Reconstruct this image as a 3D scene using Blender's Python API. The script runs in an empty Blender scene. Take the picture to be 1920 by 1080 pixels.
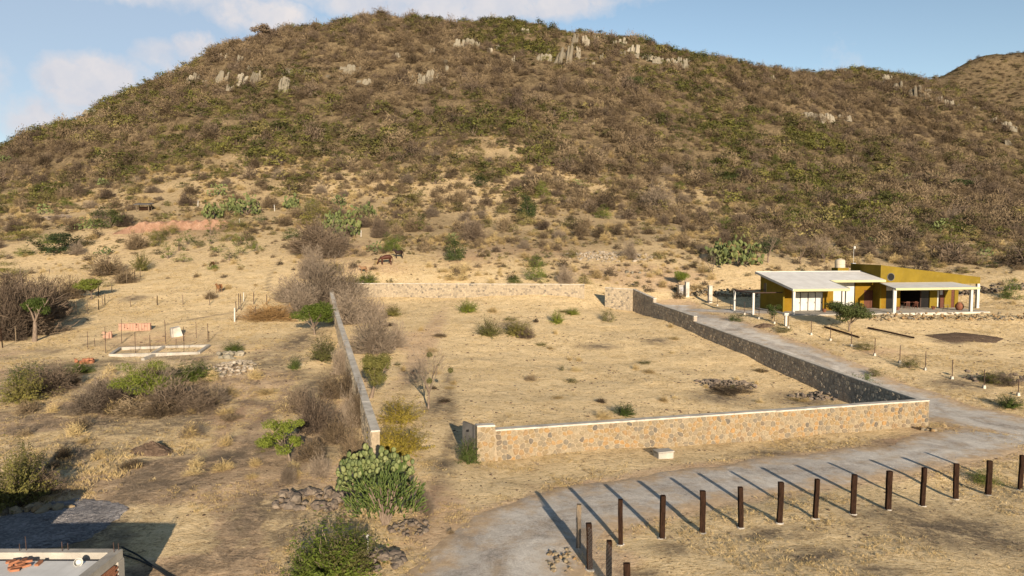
import bpy, bmesh, math, random
import numpy as np
from mathutils import Vector, Matrix, Quaternion
R = math.radians
rnd = random.Random(7)
npr = np.random.RandomState(11)
scene = bpy.context.scene
C = scene.collection

# ------------------------------------------------------------------ camera, sky, sun, exposure
CAM_Z, FPX, PITCH = 12.3, 1370.0, math.atan(90.0 / 1370.0)
cam_d = bpy.data.cameras.new('camera')
cam = bpy.data.objects.new('camera', cam_d); C.objects.link(cam)
cam.location = (0, 0, CAM_Z); cam.rotation_euler = (math.pi / 2 - PITCH, 0, 0)
cam_d.sensor_width = 36.0; cam_d.lens = 36.0 * FPX / 1920.0
cam_d.clip_start = 0.5; cam_d.clip_end = 8000
scene.camera = cam
SUN_EL, SUN_AZ = R(15.0), R(12.3)          # sun behind the camera, a little to its right
to_sun = Vector((math.sin(SUN_AZ) * math.cos(SUN_EL), -math.cos(SUN_AZ) * math.cos(SUN_EL), math.sin(SUN_EL)))
sun_d = bpy.data.lights.new('sun', 'SUN'); sun_d.energy = 4.6; sun_d.angle = R(0.6); sun_d.color = (1.0, 0.845, 0.655)
sun = bpy.data.objects.new('sun', sun_d); C.objects.link(sun)
sun.location = (0, -40, 60); sun.rotation_euler = to_sun.to_track_quat('Z', 'Y').to_euler()
vs = scene.view_settings
vs.view_transform = 'Standard'; vs.look = 'None'; vs.exposure = 1.14; vs.gamma = 1.0
vs.use_curve_mapping = False
scene.cycles.max_bounces = 4; scene.cycles.diffuse_bounces = 2; scene.cycles.glossy_bounces = 2
scene.cycles.transmission_bounces = 2; scene.cycles.transparent_max_bounces = 4

def pix_dir(px, py):
    x = (px - 960.0) / FPX; u = (540.0 - py) / FPX
    c, s = math.cos(PITCH), math.sin(PITCH)
    return Vector((x, c + u * s, -s + u * c))

class NT:
    """small helper round a node tree"""
    def __init__(s, tree): s.t = tree; s.n = tree.nodes; s.l = tree.links
    def node(s, kind, ins=None, **props):
        n = s.n.new(kind)
        for k, v in props.items(): setattr(n, k, v)
        for k, v in (ins or {}).items():
            sock = n.inputs[k]
            if isinstance(v, bpy.types.NodeSocket): s.l.new(v, sock)
            else: sock.default_value = v
        return n
    def math(s, op, a, b=0.0, clamp=False):
        n = s.node('ShaderNodeMath', {0: a, 1: b}, operation=op); n.use_clamp = clamp; return n.outputs[0]
    def mix(s, f, a, b, mode='MIX'):
        n = s.node('ShaderNodeMixRGB', {0: f, 1: a, 2: b}, blend_type=mode); return n.outputs[0]
    def noise(s, vec, scale, detail=4, rough=0.6, dist=0.0):
        n = s.node('ShaderNodeTexNoise', {'Vector': vec, 'Scale': scale, 'Detail': detail, 'Roughness': rough, 'Distortion': dist})
        return n.outputs['Fac']
    def ramp(s, f, stops, interp='LINEAR'):
        n = s.node('ShaderNodeValToRGB', {0: f}); cr = n.color_ramp; cr.interpolation = interp
        while len(cr.elements) > 1: cr.elements.remove(cr.elements[-1])
        cr.elements[0].position = stops[0][0]; cr.elements[0].color = c4(stops[0][1])
        for p, c in stops[1:]:
            e = cr.elements.new(p); e.color = c4(c)
        return n.outputs[0]
    def maprange(s, v, a, b, c=0.0, d=1.0):
        n = s.node('ShaderNodeMapRange', {0: v, 1: a, 2: b, 3: c, 4: d}); n.clamp = True; return n.outputs[0]
def c4(c):
    if isinstance(c, (int, float)): return (c, c, c, 1)
    return (c[0], c[1], c[2], 1)

def build_world():
    w = bpy.data.worlds.new('World'); scene.world = w; w.use_nodes = True
    t = NT(w.node_tree); w.node_tree.nodes.clear()
    sky = t.node('ShaderNodeTexSky', sky_type='NISHITA', sun_disc=False)
    sky.sun_elevation = SUN_EL; sky.sun_rotation = math.pi - SUN_AZ
    sky.altitude = 1900; sky.air_density = 1.0; sky.dust_density = 0.6; sky.ozone_density = 1.6
    co = t.node('ShaderNodeTexCoord').outputs['Generated']
    warp = t.node('ShaderNodeTexNoise', {'Vector': co, 'Scale': 9.0, 'Detail': 5, 'Roughness': 0.6})
    sc = t.node('ShaderNodeVectorMath', {0: warp.outputs['Color'], 1: (0.10, 0.10, 0.07)}, operation='MULTIPLY').outputs[0]
    cw = t.node('ShaderNodeVectorMath', {0: co, 1: sc}, operation='ADD').outputs[0]
    cw = t.node('ShaderNodeVectorMath', {0: cw, 1: (0.05, 0.05, 0.035)}, operation='SUBTRACT').outputs[0]
    def blob(px, py, rx, ry, amp):       # a cloud bank in a given direction of the sky
        d = pix_dir(px, py).normalized()
        df = t.node('ShaderNodeVectorMath', {0: cw, 1: tuple(d)}, operation='SUBTRACT').outputs[0]
        df = t.node('ShaderNodeVectorMath', {0: df, 1: (FPX / rx, FPX / rx, FPX / ry)}, operation='MULTIPLY').outputs[0]
        ln = t.node('ShaderNodeVectorMath', {0: df}, operation='LENGTH').outputs[1]
        return t.math('MULTIPLY', t.maprange(ln, 0.45, 1.05, 1.0, 0.0), amp)
    m = t.noise(co, 3.2, 8, 0.62, 0.4)
    m = t.maprange(m, 0.54, 0.80, 0.0, 0.7)             # loose cloud all over the sky
    tot = m
    for b in [(190, 160, 110, 70, 1.0), (110, 210, 110, 45, .75), (370, 88, 55, 30, .95), (330, 110, 80, 40, .6), (490, 30, 110, 45, .85), (420, 0, 150, 30, .6),
              (880, 8, 420, 42, .85), (1120, 8, 160, 25, .4), (250, -20, 220, 40, .6), (-250, 120, 200, 90, .9), (2300, 60, 260, 60, .8)]:
        tot = t.math('MAXIMUM', tot, blob(*b))
    fine = t.noise(co, 26.0, 6, 0.65)
    tot = t.math('MULTIPLY', tot, t.maprange(fine, 0.25, 0.55, 0.45, 1.0), True)
    tot = t.maprange(tot, .22, .72)
    veil = blob(120, 90, 620, 260, 0.6)
    cloudc = t.mix(t.maprange(t.noise(cw, 12.0, 4), 0.35, 0.7), c4((3.6, 3.8, 4.3)), c4((4.9, 4.6, 4.55)))
    veilc = c4((2.6, 3.1, 3.9))
    skyc = t.mix(1.0, sky.outputs[0], c4((1.17, 1.03, 0.87)), 'MULTIPLY')
    col = t.mix(veil, skyc, veilc)
    col = t.mix(tot, col, cloudc)
    bg = t.node('ShaderNodeBackground', {'Color': col, 'Strength': 0.077})
    out = t.node('ShaderNodeOutputWorld', {'Surface': bg.outputs[0]})
build_world()

# ------------------------------------------------------------------ object helpers
def tag(o, label=None, cat=None, group=None, kind=None):
    if label: o['label'] = label
    if cat: o['category'] = cat
    if group: o['group'] = group
    if kind: o['kind'] = kind
    return o
def thing(name, label, cat, loc=(0, 0, 0), rz=0.0, group=None):
    o = bpy.data.objects.new(name, None); C.objects.link(o)
    o.location = loc; o.rotation_euler = (0, 0, rz); o.empty_display_size = 0.3
    return tag(o, label, cat, group)
def mesh_np(name, V, F, mat=None, smooth=False):
    """V (n,3) ; F (m,k) all faces with the same corner count, or a list of lists"""
    me = bpy.data.meshes.new(name)
    if isinstance(F, np.ndarray):
        k = F.shape[1]
        me.vertices.add(len(V)); me.vertices.foreach_set('co', np.asarray(V, np.float32).ravel())
        me.loops.add(F.size); me.loops.foreach_set('vertex_index', F.astype(np.int32).ravel())
        me.polygons.add(len(F)); me.polygons.foreach_set('loop_start', np.arange(0, F.size, k, dtype=np.int32))
        me.update(calc_edges=True)
    else:
        me.from_pydata([tuple(map(float, v)) for v in V], [], F); me.update()
    for m in (mat if isinstance(mat, (list, tuple)) else [mat]):
        if m: me.materials.append(m)
    if smooth:
        me.polygons.foreach_set('use_smooth', np.ones(len(me.polygons), bool))
    return me
def obj(name, me, parent=None):
    o = bpy.data.objects.new(name, me); C.objects.link(o)
    if parent: o.parent = parent
    return o
class MB:
    """collects simple solids, then links them as ONE mesh object"""
    def __init__(s): s.v = []; s.f = []; s.mi = []
    def add(s, vs, fs, mi=0):
        b = len(s.v); s.v += [tuple(v) for v in vs]; s.f += [[b + i for i in f] for f in fs]; s.mi += [mi] * len(fs); return s
    def box(s, c, d, rz=0.0, mi=0, taper=1.0):
        cx, cy, cz = c; x, y, z = d[0] / 2, d[1] / 2, d[2] / 2; ca, sa = math.cos(rz), math.sin(rz); vs = []
        for k, (a, b, g) in enumerate([(-1,-1,-1),(1,-1,-1),(1,1,-1),(-1,1,-1),(-1,-1,1),(1,-1,1),(1,1,1),(-1,1,1)]):
            tp = taper if g > 0 else 1.0
            X, Y = a * x * tp, b * y * tp
            vs.append((cx + X * ca - Y * sa, cy + X * sa + Y * ca, cz + g * z))
        return s.add(vs, [[0,3,2,1],[4,5,6,7],[0,1,5,4],[1,2,6,5],[2,3,7,6],[3,0,4,7]], mi)
    def hexa(s, p, mi=0):                   # 8 corners: bottom 0-3, top 4-7
        return s.add(p, [[0,3,2,1],[4,5,6,7],[0,1,5,4],[1,2,6,5],[2,3,7,6],[3,0,4,7]], mi)
    def tube(s, pts, rad, n=6, mi=0, cap=True):
        pts = [Vector(p) for p in pts]; rings = []; b = len(s.v)
        if isinstance(rad, (int, float)): rad = [rad] * len(pts)
        for i, p in enumerate(pts):
            d = (pts[min(i + 1, len(pts) - 1)] - pts[max(i - 1, 0)]).normalized()
            a = d.cross(Vector((0, 0, 1)) if abs(d.z) < .95 else Vector((1, 0, 0))).normalized(); c = d.cross(a)
            for k in range(n):
                an = 2 * math.pi * k / n
                s.v.append(tuple(p + (a * math.cos(an) + c * math.sin(an)) * rad[i]))
        for i in range(len(pts) - 1):
            for k in range(n):
                s.f.append([b + i * n + k, b + i * n + (k + 1) % n, b + (i + 1) * n + (k + 1) % n, b + (i + 1) * n + k]); s.mi.append(mi)
        if cap:
            s.f.append([b + k for k in range(n)][::-1]); s.mi.append(mi)
            s.f.append([b + (len(pts) - 1) * n + k for k in range(n)]); s.mi.append(mi)
        return s
    def lathe(s, prof, c=(0, 0, 0), n=12, mi=0):
        b = len(s.v)
        for r, z in prof:
            for k in range(n):
                a = 2 * math.pi * k / n; s.v.append((c[0] + r * math.cos(a), c[1] + r * math.sin(a), c[2] + z))
        for i in range(len(prof) - 1):
            for k in range(n):
                s.f.append([b + i * n + k, b + i * n + (k + 1) % n, b + (i + 1) * n + (k + 1) % n, b + (i + 1) * n + k]); s.mi.append(mi)
        s.f.append([b + k for k in range(n)][::-1]); s.mi.append(mi)
        s.f.append([b + (len(prof) - 1) * n + k for k in range(n)]); s.mi.append(mi)
        return s
    def mesh(s, name, mat, smooth=False):
        me = mesh_np(name, s.v, s.f, mat, smooth)
        if isinstance(mat, (list, tuple)): me.polygons.foreach_set('material_index', s.mi)
        return me
    def build(s, name, mat, parent=None, smooth=False):
        return obj(name, s.mesh(name, mat, smooth), parent)
def bevel(o, w=0.01, seg=1):
    m = o.modifiers.new('bevel', 'BEVEL'); m.width = w; m.segments = seg; m.limit_method = 'ANGLE'; return o
def copy_tree(o, parent=None):
    c = o.copy(); C.objects.link(c); c.parent = parent
    for ch in o.children: copy_tree(ch, c)
    return c

# ------------------------------------------------------------------ numpy noise
def vnoise(x, y, seed=0):
    r = np.random.RandomState(seed); T = r.rand(256, 256)
    xi = np.floor(x).astype(int); yi = np.floor(y).astype(int); fx = x - xi; fy = y - yi
    fx = fx * fx * (3 - 2 * fx); fy = fy * fy * (3 - 2 * fy)
    g = lambda a, b: T[a % 256, b % 256]
    return (g(xi, yi) * (1 - fx) + g(xi + 1, yi) * fx) * (1 - fy) + (g(xi, yi + 1) * (1 - fx) + g(xi + 1, yi + 1) * fx) * fy
def fbm(x, y, oct=4, seed=0, gain=.5):
    s = 0; a = 1; tot = 0
    for i in range(oct):
        s = s + a * vnoise(x * 2 ** i + 17.3 * i, y * 2 ** i - 9.1 * i, seed + i); tot += a; a *= gain
    return s / tot
def sstep(x, a, b):
    t = np.clip((x - a) / (b - a), 0, 1); return t * t * (3 - 2 * t)

# ------------------------------------------------------------------ terrain
def at(px, py, Y):
    d = pix_dir(px, py); k = Y / d.y
    return (d.x * k, Y, CAM_Z + d.z * k)
ctrl = [(-45,15,-.2),(-15,18,0),(0,20,.1),(20,20,.1),(45,22,-.4),(0,5,0),(-60,0,-.2),(60,0,-.8),(-120,20,-1),(120,20,-2),
        (4.4,30,.12),(15,34,0),(25,37,-.2),(-2,40,.05),(6,42,0),(13,45,-.15),(28,49.6,-.35),(38,47,-.5),(50,50,-.6),(80,50,-1.2),
        (-7.3,38.5,.35),(-20,32,.1),(-30,35,.2),(-45,40,.3),(-15,45,.55),(-28,50,.8),(-50,60,1.2),(-90,60,1.5),
        (-17.4,79,2.3),(-25.8,103,4.5)]
ctrl += [at(*a) for a in [(1309,627,82.1),(1231,595,93),(1190,584,100),(1440,681,68.5),(1600,756,57),(1135,575,101),(1096,560,101.5),(880,556,102.5),(662,555,103),
        (1521,628,79),(1640,667,70),(1735,694,65),(1909,742,57),(1290,572,104),(1350,580,98),
        (310,655,70),(200,600,85),(0,600,85),(60,640,74),(500,545,101),(440,600,84),(-250,600,85),(100,500,125),(330,432,150),(270,392,165),(480,500,118),(-200,500,125),
        (700,497,117),(850,490,120),(1000,522,111),(1160,485,126),(1390,497,122),(1550,500,124),(1750,500,124),(1950,520,112),(2150,530,110),
        (600,450,140),(900,450,140),(1200,450,142),
        (0,450,150),(0,400,180),(0,350,222),(0,295,300),(-250,450,150),(-250,400,200),(-300,355,300),(-700,440,160),(-700,420,300),
        (200,400,172),(200,330,212),(200,250,268),(200,208,330),(100,300,245),(100,254,315),
        (400,400,168),(400,300,217),(400,200,275),(400,138,330),(400,106,365),
        (560,400,170),(560,300,216),(560,200,268),(560,100,335),(560,59,400),
        (800,400,170),(800,300,215),(800,200,265),(800,100,330),(800,47,420),
        (1000,400,172),(1000,300,218),(1000,200,270),(1000,100,340),(1000,53,422),
        (1180,400,176),(1180,300,230),(1180,200,292),(1180,110,370),(1180,82,425),
        (1350,400,182),(1350,300,255),(1350,200,335),(1350,128,450),
        (1550,430,165),(1550,380,205),(1550,300,275),(1550,200,370),(1550,137,475),
        (1740,440,160),(1740,380,215),(1740,300,295),(1740,200,400),(1740,150,480),
        (1920,450,158),(1920,400,215),(1920,320,320),(1920,245,470),(2150,430,200),(2150,330,460),(2500,440,200),(2500,380,460)]]
HOUSE_O, HOUSE_Z, HTH = Vector((34.0, 88.0)), 3.15, R(9.0)
HU = Vector((math.cos(HTH), math.sin(HTH))); HV = Vector((-math.sin(HTH), math.cos(HTH)))
def hp(u, v): return HOUSE_O + HU * u + HV * v
ctrl += [(p.x, p.y, HOUSE_Z) for p in (hp(0,-1), hp(12,-1), hp(26,-1), hp(0,8), hp(12,9), hp(28,9))]
ctrl += [(p.x, p.y, 2.2) for p in (hp(10,-6), hp(22,-6.5))] + [(62, 86, 2.2), (60,74,1.0), (75,92,3.0)]
crest = [(-300,355,300,8),(0,295,300,25),(200,208,330,50),(400,106,365,70),(560,59,400,88),(800,47,420,92),(1000,53,422,92),(1180,82,425,88),(1350,128,450,82),(1550,137,475,80),(1740,150,480,70),(1920,245,470,40),(2150,330,460,20)]
for px, py, Y, zb in crest:
    p = at(px, py, Y)
    ctrl.append((p[0] * 1.12, Y * 1.12 + 8, p[2] - max(4, zb * .07))); ctrl.append((p[0] * 1.5, Y * 1.5, zb * .6))
ctrl = np.array(ctrl)
def tps_fit(P, lam=0.15):
    S = 100.0; Q = P[:, :2] / S; n = len(Q)
    d2 = ((Q[:, None] - Q[None]) ** 2).sum(-1); K = 0.5 * d2 * np.log(d2 + 1e-12); K += np.eye(n) * lam * 1e-3
    A = np.zeros((n + 3, n + 3)); A[:n, :n] = K; A[:n, n] = 1; A[:n, n + 1:] = Q; A[n, :n] = 1; A[n + 1:, :n] = Q.T
    b = np.concatenate([P[:, 2], np.zeros(3)]); w = np.linalg.solve(A, b)
    def f(x, y):
        x = x / S; y = y / S; out = w[n] + w[n + 1] * x + w[n + 2] * y
        for i in range(n):
            d = (x - Q[i, 0]) ** 2 + (y - Q[i, 1]) ** 2
            out = out + w[i] * 0.5 * d * np.log(d + 1e-12)
        return out
    return f
tps = tps_fit(ctrl)
def axis(lo, a, b, hi, step, g):
    mid = list(np.arange(a, b, step)); up = [b]; s = step
    while up[-1] < hi: s *= 1 + g; up.append(up[-1] + s)
    dn = []; s = step; v = a
    while v > lo: s *= 1 + g; v -= s; dn.append(v)
    return np.array(dn[::-1] + mid + up)
GX = axis(-2600, -34, 52, 3000, .55, .026); GY = axis(-700, 19, 106, 4200, .5, .021)
XX, YY = np.meshgrid(GX, GY, indexing='ij')
CX, CY = np.clip(XX, -420, 620), np.clip(YY, -20, 640)
ZZ = tps(CX, CY)
far = np.hypot(XX - CX, YY - CY)
ZZ = ZZ * np.exp(-(far / 260.0) ** 2)
# road, walls and pads are kept smooth; elsewhere the ground is uneven
def seg_dist(x, y, pts):
    d = np.full(np.shape(x), 1e9)
    for (ax, ay), (bx, by) in zip(pts[:-1], pts[1:]):
        vx, vy = bx - ax, by - ay; t = np.clip(((x - ax) * vx + (y - ay) * vy) / (vx * vx + vy * vy), 0, 1)
        d = np.minimum(d, np.hypot(x - ax - t * vx, y - ay - t * vy))
    return d
FW0, FW1 = (-2.0, 40.2), (28.3, 49.6)              # front wall
RW0, RW1 = (28.3, 49.6), (16.8, 100.0)             # right wall
BW = [(RW1[0], RW1[1]), (12.9, 101.0)]             # stub at the back
BK = [(10.1, 101.5), (-25.8, 103.0)]               # back wall
LW0, LW1 = (-7.3, 38.5), (-25.8, 103.0)            # left wall
hill = sstep(YY + 0.02 * np.abs(XX - 40), 128, 230) * np.exp(-(far / 300.0) ** 2)
gully = fbm(XX / 38.0, YY / 38.0, 4, 5) - .5
ZZ += hill * (gully * 11.0 + (fbm(XX / 9.0, YY / 9.0, 3, 9) - .5) * 3.0) * sstep(ZZ, 8, 45)
hd = np.maximum(np.abs((XX - HOUSE_O.x) * HU.x + (YY - HOUSE_O.y) * HU.y - 13) - 16, np.abs((XX - HOUSE_O.x) * HV.x + (YY - HOUSE_O.y) * HV.y - 5) - 6)
hmask = sstep(hd, 0, 4)
ROADPTS = [(-1.2, 20.0), (-.6, 26.0), (1.0, 30.5), (4.5, 33.3), (9.0, 35.8), (15.0, 38.4), (22.0, 41.3), (28.0, 44.4)]
SIDEPTS = [(50.0, 40.5), (43.0, 42.5), (37.0, 45.8), (33.2, 50.5), (31.2, 57.0), (29.4, 66.0), (27.2, 76.0), (24.2, 88.0), (22.4, 97.0), (23.6, 104.0)]
rdist = np.minimum(seg_dist(XX, YY, ROADPTS), seg_dist(XX, YY, SIDEPTS))
near = (1 - sstep(YY, 100, 170)) * (1 - sstep(np.abs(XX - 10), 90, 160))
bump = (fbm(XX / 3.1, YY / 3.1, 4, 21, .6) - .5) * .34 + (fbm(XX / 12., YY / 12., 2, 33) - .5) * .5
ZZ += bump * near * hmask * sstep(rdist, 2.4, 5.0)
def cone(x, y, r, h):       # small heaps
    return h * np.clip(1 - np.hypot(XX - x, YY - y) / r, 0, 1) ** 1.3
ZZ = ZZ * 1.0

def gz(x, y):
    """height of the ground (bilinear on the sheet's own grid)"""
    x = np.asarray(x, float); y = np.asarray(y, float)
    i = np.clip(np.searchsorted(GX, x) - 1, 0, len(GX) - 2); j = np.clip(np.searchsorted(GY, y) - 1, 0, len(GY) - 2)
    fx = np.clip((x - GX[i]) / (GX[i + 1] - GX[i]), 0, 1); fy = np.clip((y - GY[j]) / (GY[j + 1] - GY[j]), 0, 1)
    return (ZZ[i, j] * (1 - fx) + ZZ[i + 1, j] * fx) * (1 - fy) + (ZZ[i, j + 1] * (1 - fx) + ZZ[i + 1, j + 1] * fx) * fy
YS = np.concatenate([np.arange(16, 160, .5), np.arange(160, 700, 2.0)])
def sample(A, x, y):
    i = np.clip(np.searchsorted(GX, x) - 1, 0, len(GX) - 2); j = np.clip(np.searchsorted(GY, y) - 1, 0, len(GY) - 2); return A[i, j]
def P(px, py):
    """point of the ground seen at a place in the photograph"""
    d = pix_dir(px, py); k = YS / d.y; h = CAM_Z + d.z * k - gz(d.x * k, YS)
    b = np.where(h <= 0)[0]
    if not len(b):                       # just above the skyline: the crest below it
        i = int(np.argmin(h / YS)); X = d.x * k[i]; return Vector((X, YS[i], float(gz(X, YS[i]))))
    i = b[0]
    if i == 0: return Vector((d.x * k[0], YS[0], float(gz(d.x * k[0], YS[0]))))
    t = h[i - 1] / (h[i - 1] - h[i])
    Y = YS[i - 1] + t * (YS[i] - YS[i - 1]); X = d.x * Y / d.y
    return Vector((X, Y, float(gz(X, Y))))
def G(x, y): return Vector((x, y, float(gz(x, y))))
# ------------------------------------------------------------------ materials
def new_mat(name):
    m = bpy.data.materials.new(name); m.use_nodes = True; m.node_tree.nodes.clear(); return m, NT(m.node_tree)
def finish(m, t, col, rough=.9, bump=None, bstr=.3, bdist=.02, spec=.15, metal=0.0, transl=0.0):
    n = t.node('ShaderNodeBsdfPrincipled', {'Base Color': col, 'Roughness': rough, 'Metallic': metal, 'Specular IOR Level': spec})
    if bump is not None:
        b = t.node('ShaderNodeBump', {'Height': bump, 'Strength': bstr, 'Distance': bdist}); t.l.new(b.outputs[0], n.inputs['Normal'])
    sh = n.outputs[0]
    if transl:
        tr = t.node('ShaderNodeBsdfTranslucent', {'Color': col})
        sh = t.node('ShaderNodeMixShader', {0: transl, 1: sh, 2: tr.outputs[0]}).outputs[0]
    t.node('ShaderNodeOutputMaterial', {'Surface': sh}); return m
def pos(t): return t.node('ShaderNodeNewGeometry').outputs['Position']
def objco(t): return t.node('ShaderNodeTexCoord').outputs['Object']
def orand(t): return t.node('ShaderNodeObjectInfo').outputs['Random']
def plain(name, col, rough=.8, var=.25, scale=3.0, bstr=.15, spec=.2, metal=0.0, fine=40.0):
    """painted / cast surface: base colour with blotches, grime and a fine grain"""
    m, t = new_mat(name); co = objco(t)
    a = t.noise(co, scale, 5, .65); b = t.noise(co, fine, 3, .6)
    k = t.math('ADD', t.maprange(a, .3, .7, 1 - var, 1 + var * .5), t.maprange(b, .3, .7, -var * .35, var * .35))
    col_ = t.mix(1.0, c4(col), k, 'MULTIPLY')
    return finish(m, t, col_, rough, b, bstr, .01, spec, metal)
def streaked(name, col):
    """sun-faded masonry paint with dust and rain streaks"""
    m, t = new_mat(name); co = objco(t)
    a = t.noise(co, .6, 5, .65); st = t.noise(t.node('ShaderNodeMapping', {'Vector': co, 'Scale': (4, 4, .35)}).outputs[0], 1.3, 5, .7); g = t.noise(co, 22, 3, .6)
    c = t.mix(1.0, c4(col), t.maprange(a, .3, .7, .78, 1.15), 'MULTIPLY'); c = t.mix(t.maprange(st, .52, .75, 0, .4), c, c4((col[0] * .55, col[1] * .55, col[2] * .9 + .01)))
    c = t.mix(t.maprange(t.noise(co, 2.2, 6, .7), .55, .75, 0, .3), c, c4((.22,.175,.085)))
    return finish(m, t, c, .9, g, .25, .01, .1)
def leafmat(name, cols, transl=.22, rough=.7, scale=2.5):
    """foliage: hue differs from plant to plant, clump to clump and leaf to leaf"""
    m, t = new_mat(name); co = objco(t)
    r = orand(t); n = t.noise(co, scale, 3, .7); w = t.node('ShaderNodeTexWhiteNoise', {'Vector': t.node('ShaderNodeVectorMath', {0: co, 1: (.13, .13, .13)}, operation='SNAP').outputs[0]}).outputs[0]
    f = t.math('ADD', t.math('MULTIPLY', r, .70), t.math('ADD', t.math('MULTIPLY', n, .55), t.math('MULTIPLY', w, .22)))
    f = t.maprange(f, .28, 1.20)
    col = t.ramp(f, [(i / (len(cols) - 1), c) for i, c in enumerate(cols)])
    return finish(m, t, col, rough, spec=.15, transl=transl)

M = {}
M['green'] = leafmat('leaf_green', [(.030,.048,.012),(.060,.085,.018),(.105,.130,.024),(.155,.165,.030)])
M['fresh'] = leafmat('leaf_fresh', [(.055,.075,.013),(.10,.130,.020),(.155,.180,.026),(.21,.22,.038)])
M['olive'] = leafmat('leaf_olive', [(.065,.065,.022),(.100,.098,.028),(.15,.135,.038),(.19,.165,.045)])
M['yellow'] = leafmat('leaf_yellow', [(.13,.105,.022),(.21,.165,.028),(.30,.225,.036),(.36,.26,.055)])
M['dark'] = leafmat('leaf_dark', [(.020,.032,.012),(.035,.052,.016),(.060,.075,.022),(.085,.09,.03)])
M['dry'] = leafmat('twig_dry', [(.10,.077,.057),(.15,.117,.086),(.20,.157,.115),(.25,.195,.14)], transl=.05, rough=.9)
M['drydark'] = leafmat('twig_dry_dark', [(.060,.044,.032),(.095,.070,.050),(.135,.100,.070),(.18,.135,.092)], transl=.05, rough=.9)
M['scrub'] = leafmat('scrub_brown', [(.042,.031,.020),(.100,.072,.044),(.172,.126,.076),(.28,.212,.128)], transl=.08, rough=.9)
M['scrubo'] = leafmat('scrub_olive', [(.040,.035,.016),(.090,.078,.030),(.155,.132,.048),(.25,.205,.080)], transl=.12, rough=.9)
M['scrubg'] = leafmat('scrub_green', [(.030,.034,.012),(.070,.073,.020),(.125,.123,.030),(.20,.178,.048)], transl=.15, rough=.8)
M['nopal'] = leafmat('nopal_pad', [(.055,.072,.028),(.090,.110,.040),(.130,.148,.054),(.17,.175,.075)], transl=.0, rough=.55, scale=1.5)
M['nopald'] = leafmat('nopal_pad_green', [(.038,.050,.018),(.066,.082,.028),(.10,.115,.038),(.14,.148,.055)], transl=.0, rough=.6, scale=1.5)
M['cane'] = leafmat('cane_cactus', [(.035,.055,.015),(.060,.085,.021),(.092,.118,.029),(.13,.145,.042)], transl=.0, rough=.6, scale=2)
M['straw'] = leafmat('straw', [(.25,.18,.085),(.36,.265,.125),(.46,.345,.165),(.52,.41,.22)], transl=.18, rough=.9, scale=.35)
M['brush'] = leafmat('brown_brush', [(.12,.07,.03),(.20,.12,.05),(.28,.17,.07),(.33,.21,.10)], transl=.08, rough=.9)

def bark(name, c0, c1):
    m, t = new_mat(name); co = objco(t)
    st = t.node('ShaderNodeMapping', {'Vector': co, 'Scale': (9, 9, 1.6)}).outputs[0]
    n = t.noise(st, 2.2, 6, .7); return finish(m, t, t.ramp(n, [(.3, c0), (.7, c1)]), .95, n, .7, .03, .05)
M['bark'] = bark('bark', (.075,.055,.042), (.24,.185,.14))
M['wood'] = bark('dark_timber', (.006,.004,.003), (.038,.020,.0125))
M['woodpale'] = bark('weathered_timber', (.07,.052,.036), (.22,.17,.115))

def stone_mat(name, stops, rough=.9):
    m, t = new_mat(name); co = pos(t)
    a = t.node('ShaderNodeAttribute', attribute_name='tone').outputs['Fac']
    r = t.math('FRACT', t.math('ADD', orand(t), a))
    col = t.ramp(r, stops, 'LINEAR')
    n = t.noise(co, 9.0, 6, .7); f = t.noise(co, 45.0, 4, .7)
    col = t.mix(1.0, col, t.maprange(n, .25, .75, .68, 1.28), 'MULTIPLY')
    col = t.mix(t.maprange(f, .55, .75, 0, .35), col, c4((.30,.25,.18)))
    return finish(m, t, col, rough, t.math('ADD', n, t.math('MULTIPLY', f, .5)), .7, .03, .15)
M['stone'] = stone_mat('fieldstone_warm', [(0,(.19,.142,.082)),(.12,(.22,.155,.080)),(.20,(.26,.155,.064)),(.30,(.21,.165,.104)),(.46,(.24,.195,.13)),(.58,(.19,.152,.098)),(.68,(.14,.12,.092)),(.76,(.22,.172,.11)),(.86,(.25,.16,.076)),(.94,(.095,.085,.073)),(1,(.185,.145,.095))])
M['stoneg'] = stone_mat('fieldstone_grey', [(0,(.27,.23,.18)),(.3,(.36,.30,.23)),(.5,(.42,.35,.265)),(.7,(.21,.18,.148)),(.85,(.45,.37,.27)),(1,(.30,.25,.19))])
M['stoneb'] = stone_mat('fieldstone_beige', [(0,(.24,.20,.145)),(.2,(.30,.25,.18)),(.45,(.27,.225,.16)),(.62,(.16,.138,.11)),(.72,(.29,.24,.175)),(.85,(.33,.27,.19)),(.93,(.10,.09,.08)),(1,(.23,.19,.14))])
M['rock'] = stone_mat('loose_rock', [(0,(.11,.085,.066)),(.3,(.16,.125,.095)),(.55,(.085,.07,.06)),(.8,(.20,.16,.12)),(1,(.14,.11,.088))])
M['crag'] = stone_mat('crag_rock', [(0,(.15,.132,.098)),(.3,(.21,.187,.142)),(.55,(.105,.09,.066)),(.8,(.25,.22,.168)),(1,(.16,.138,.10))])
M['palestone'] = stone_mat('pale_broken_stone', [(0,(.22,.18,.13)),(.3,(.31,.26,.20)),(.55,(.17,.14,.10)),(.8,(.36,.31,.25)),(1,(.24,.195,.145))])
def mortar_mat(name, col):
    m, t = new_mat(name); co = pos(t); n = t.noise(co, 6, 6, .7); f = t.noise(co, 60, 3)
    return finish(m, t, t.mix(1.0, c4(col), t.maprange(n, .3, .7, .7, 1.2), 'MULTIPLY'), .95, f, .6, .02, .05)
M['mortar'] = mortar_mat('mortar_warm', (.27,.215,.145)); M['mortarg'] = mortar_mat('mortar_grey', (.30,.25,.20))
M['coping'] = plain('pale_concrete', (.42,.385,.33), .9, .4, 1.3)
M['concrete'] = plain('concrete', (.32,.295,.255), .9, .35, 1.0)
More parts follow.
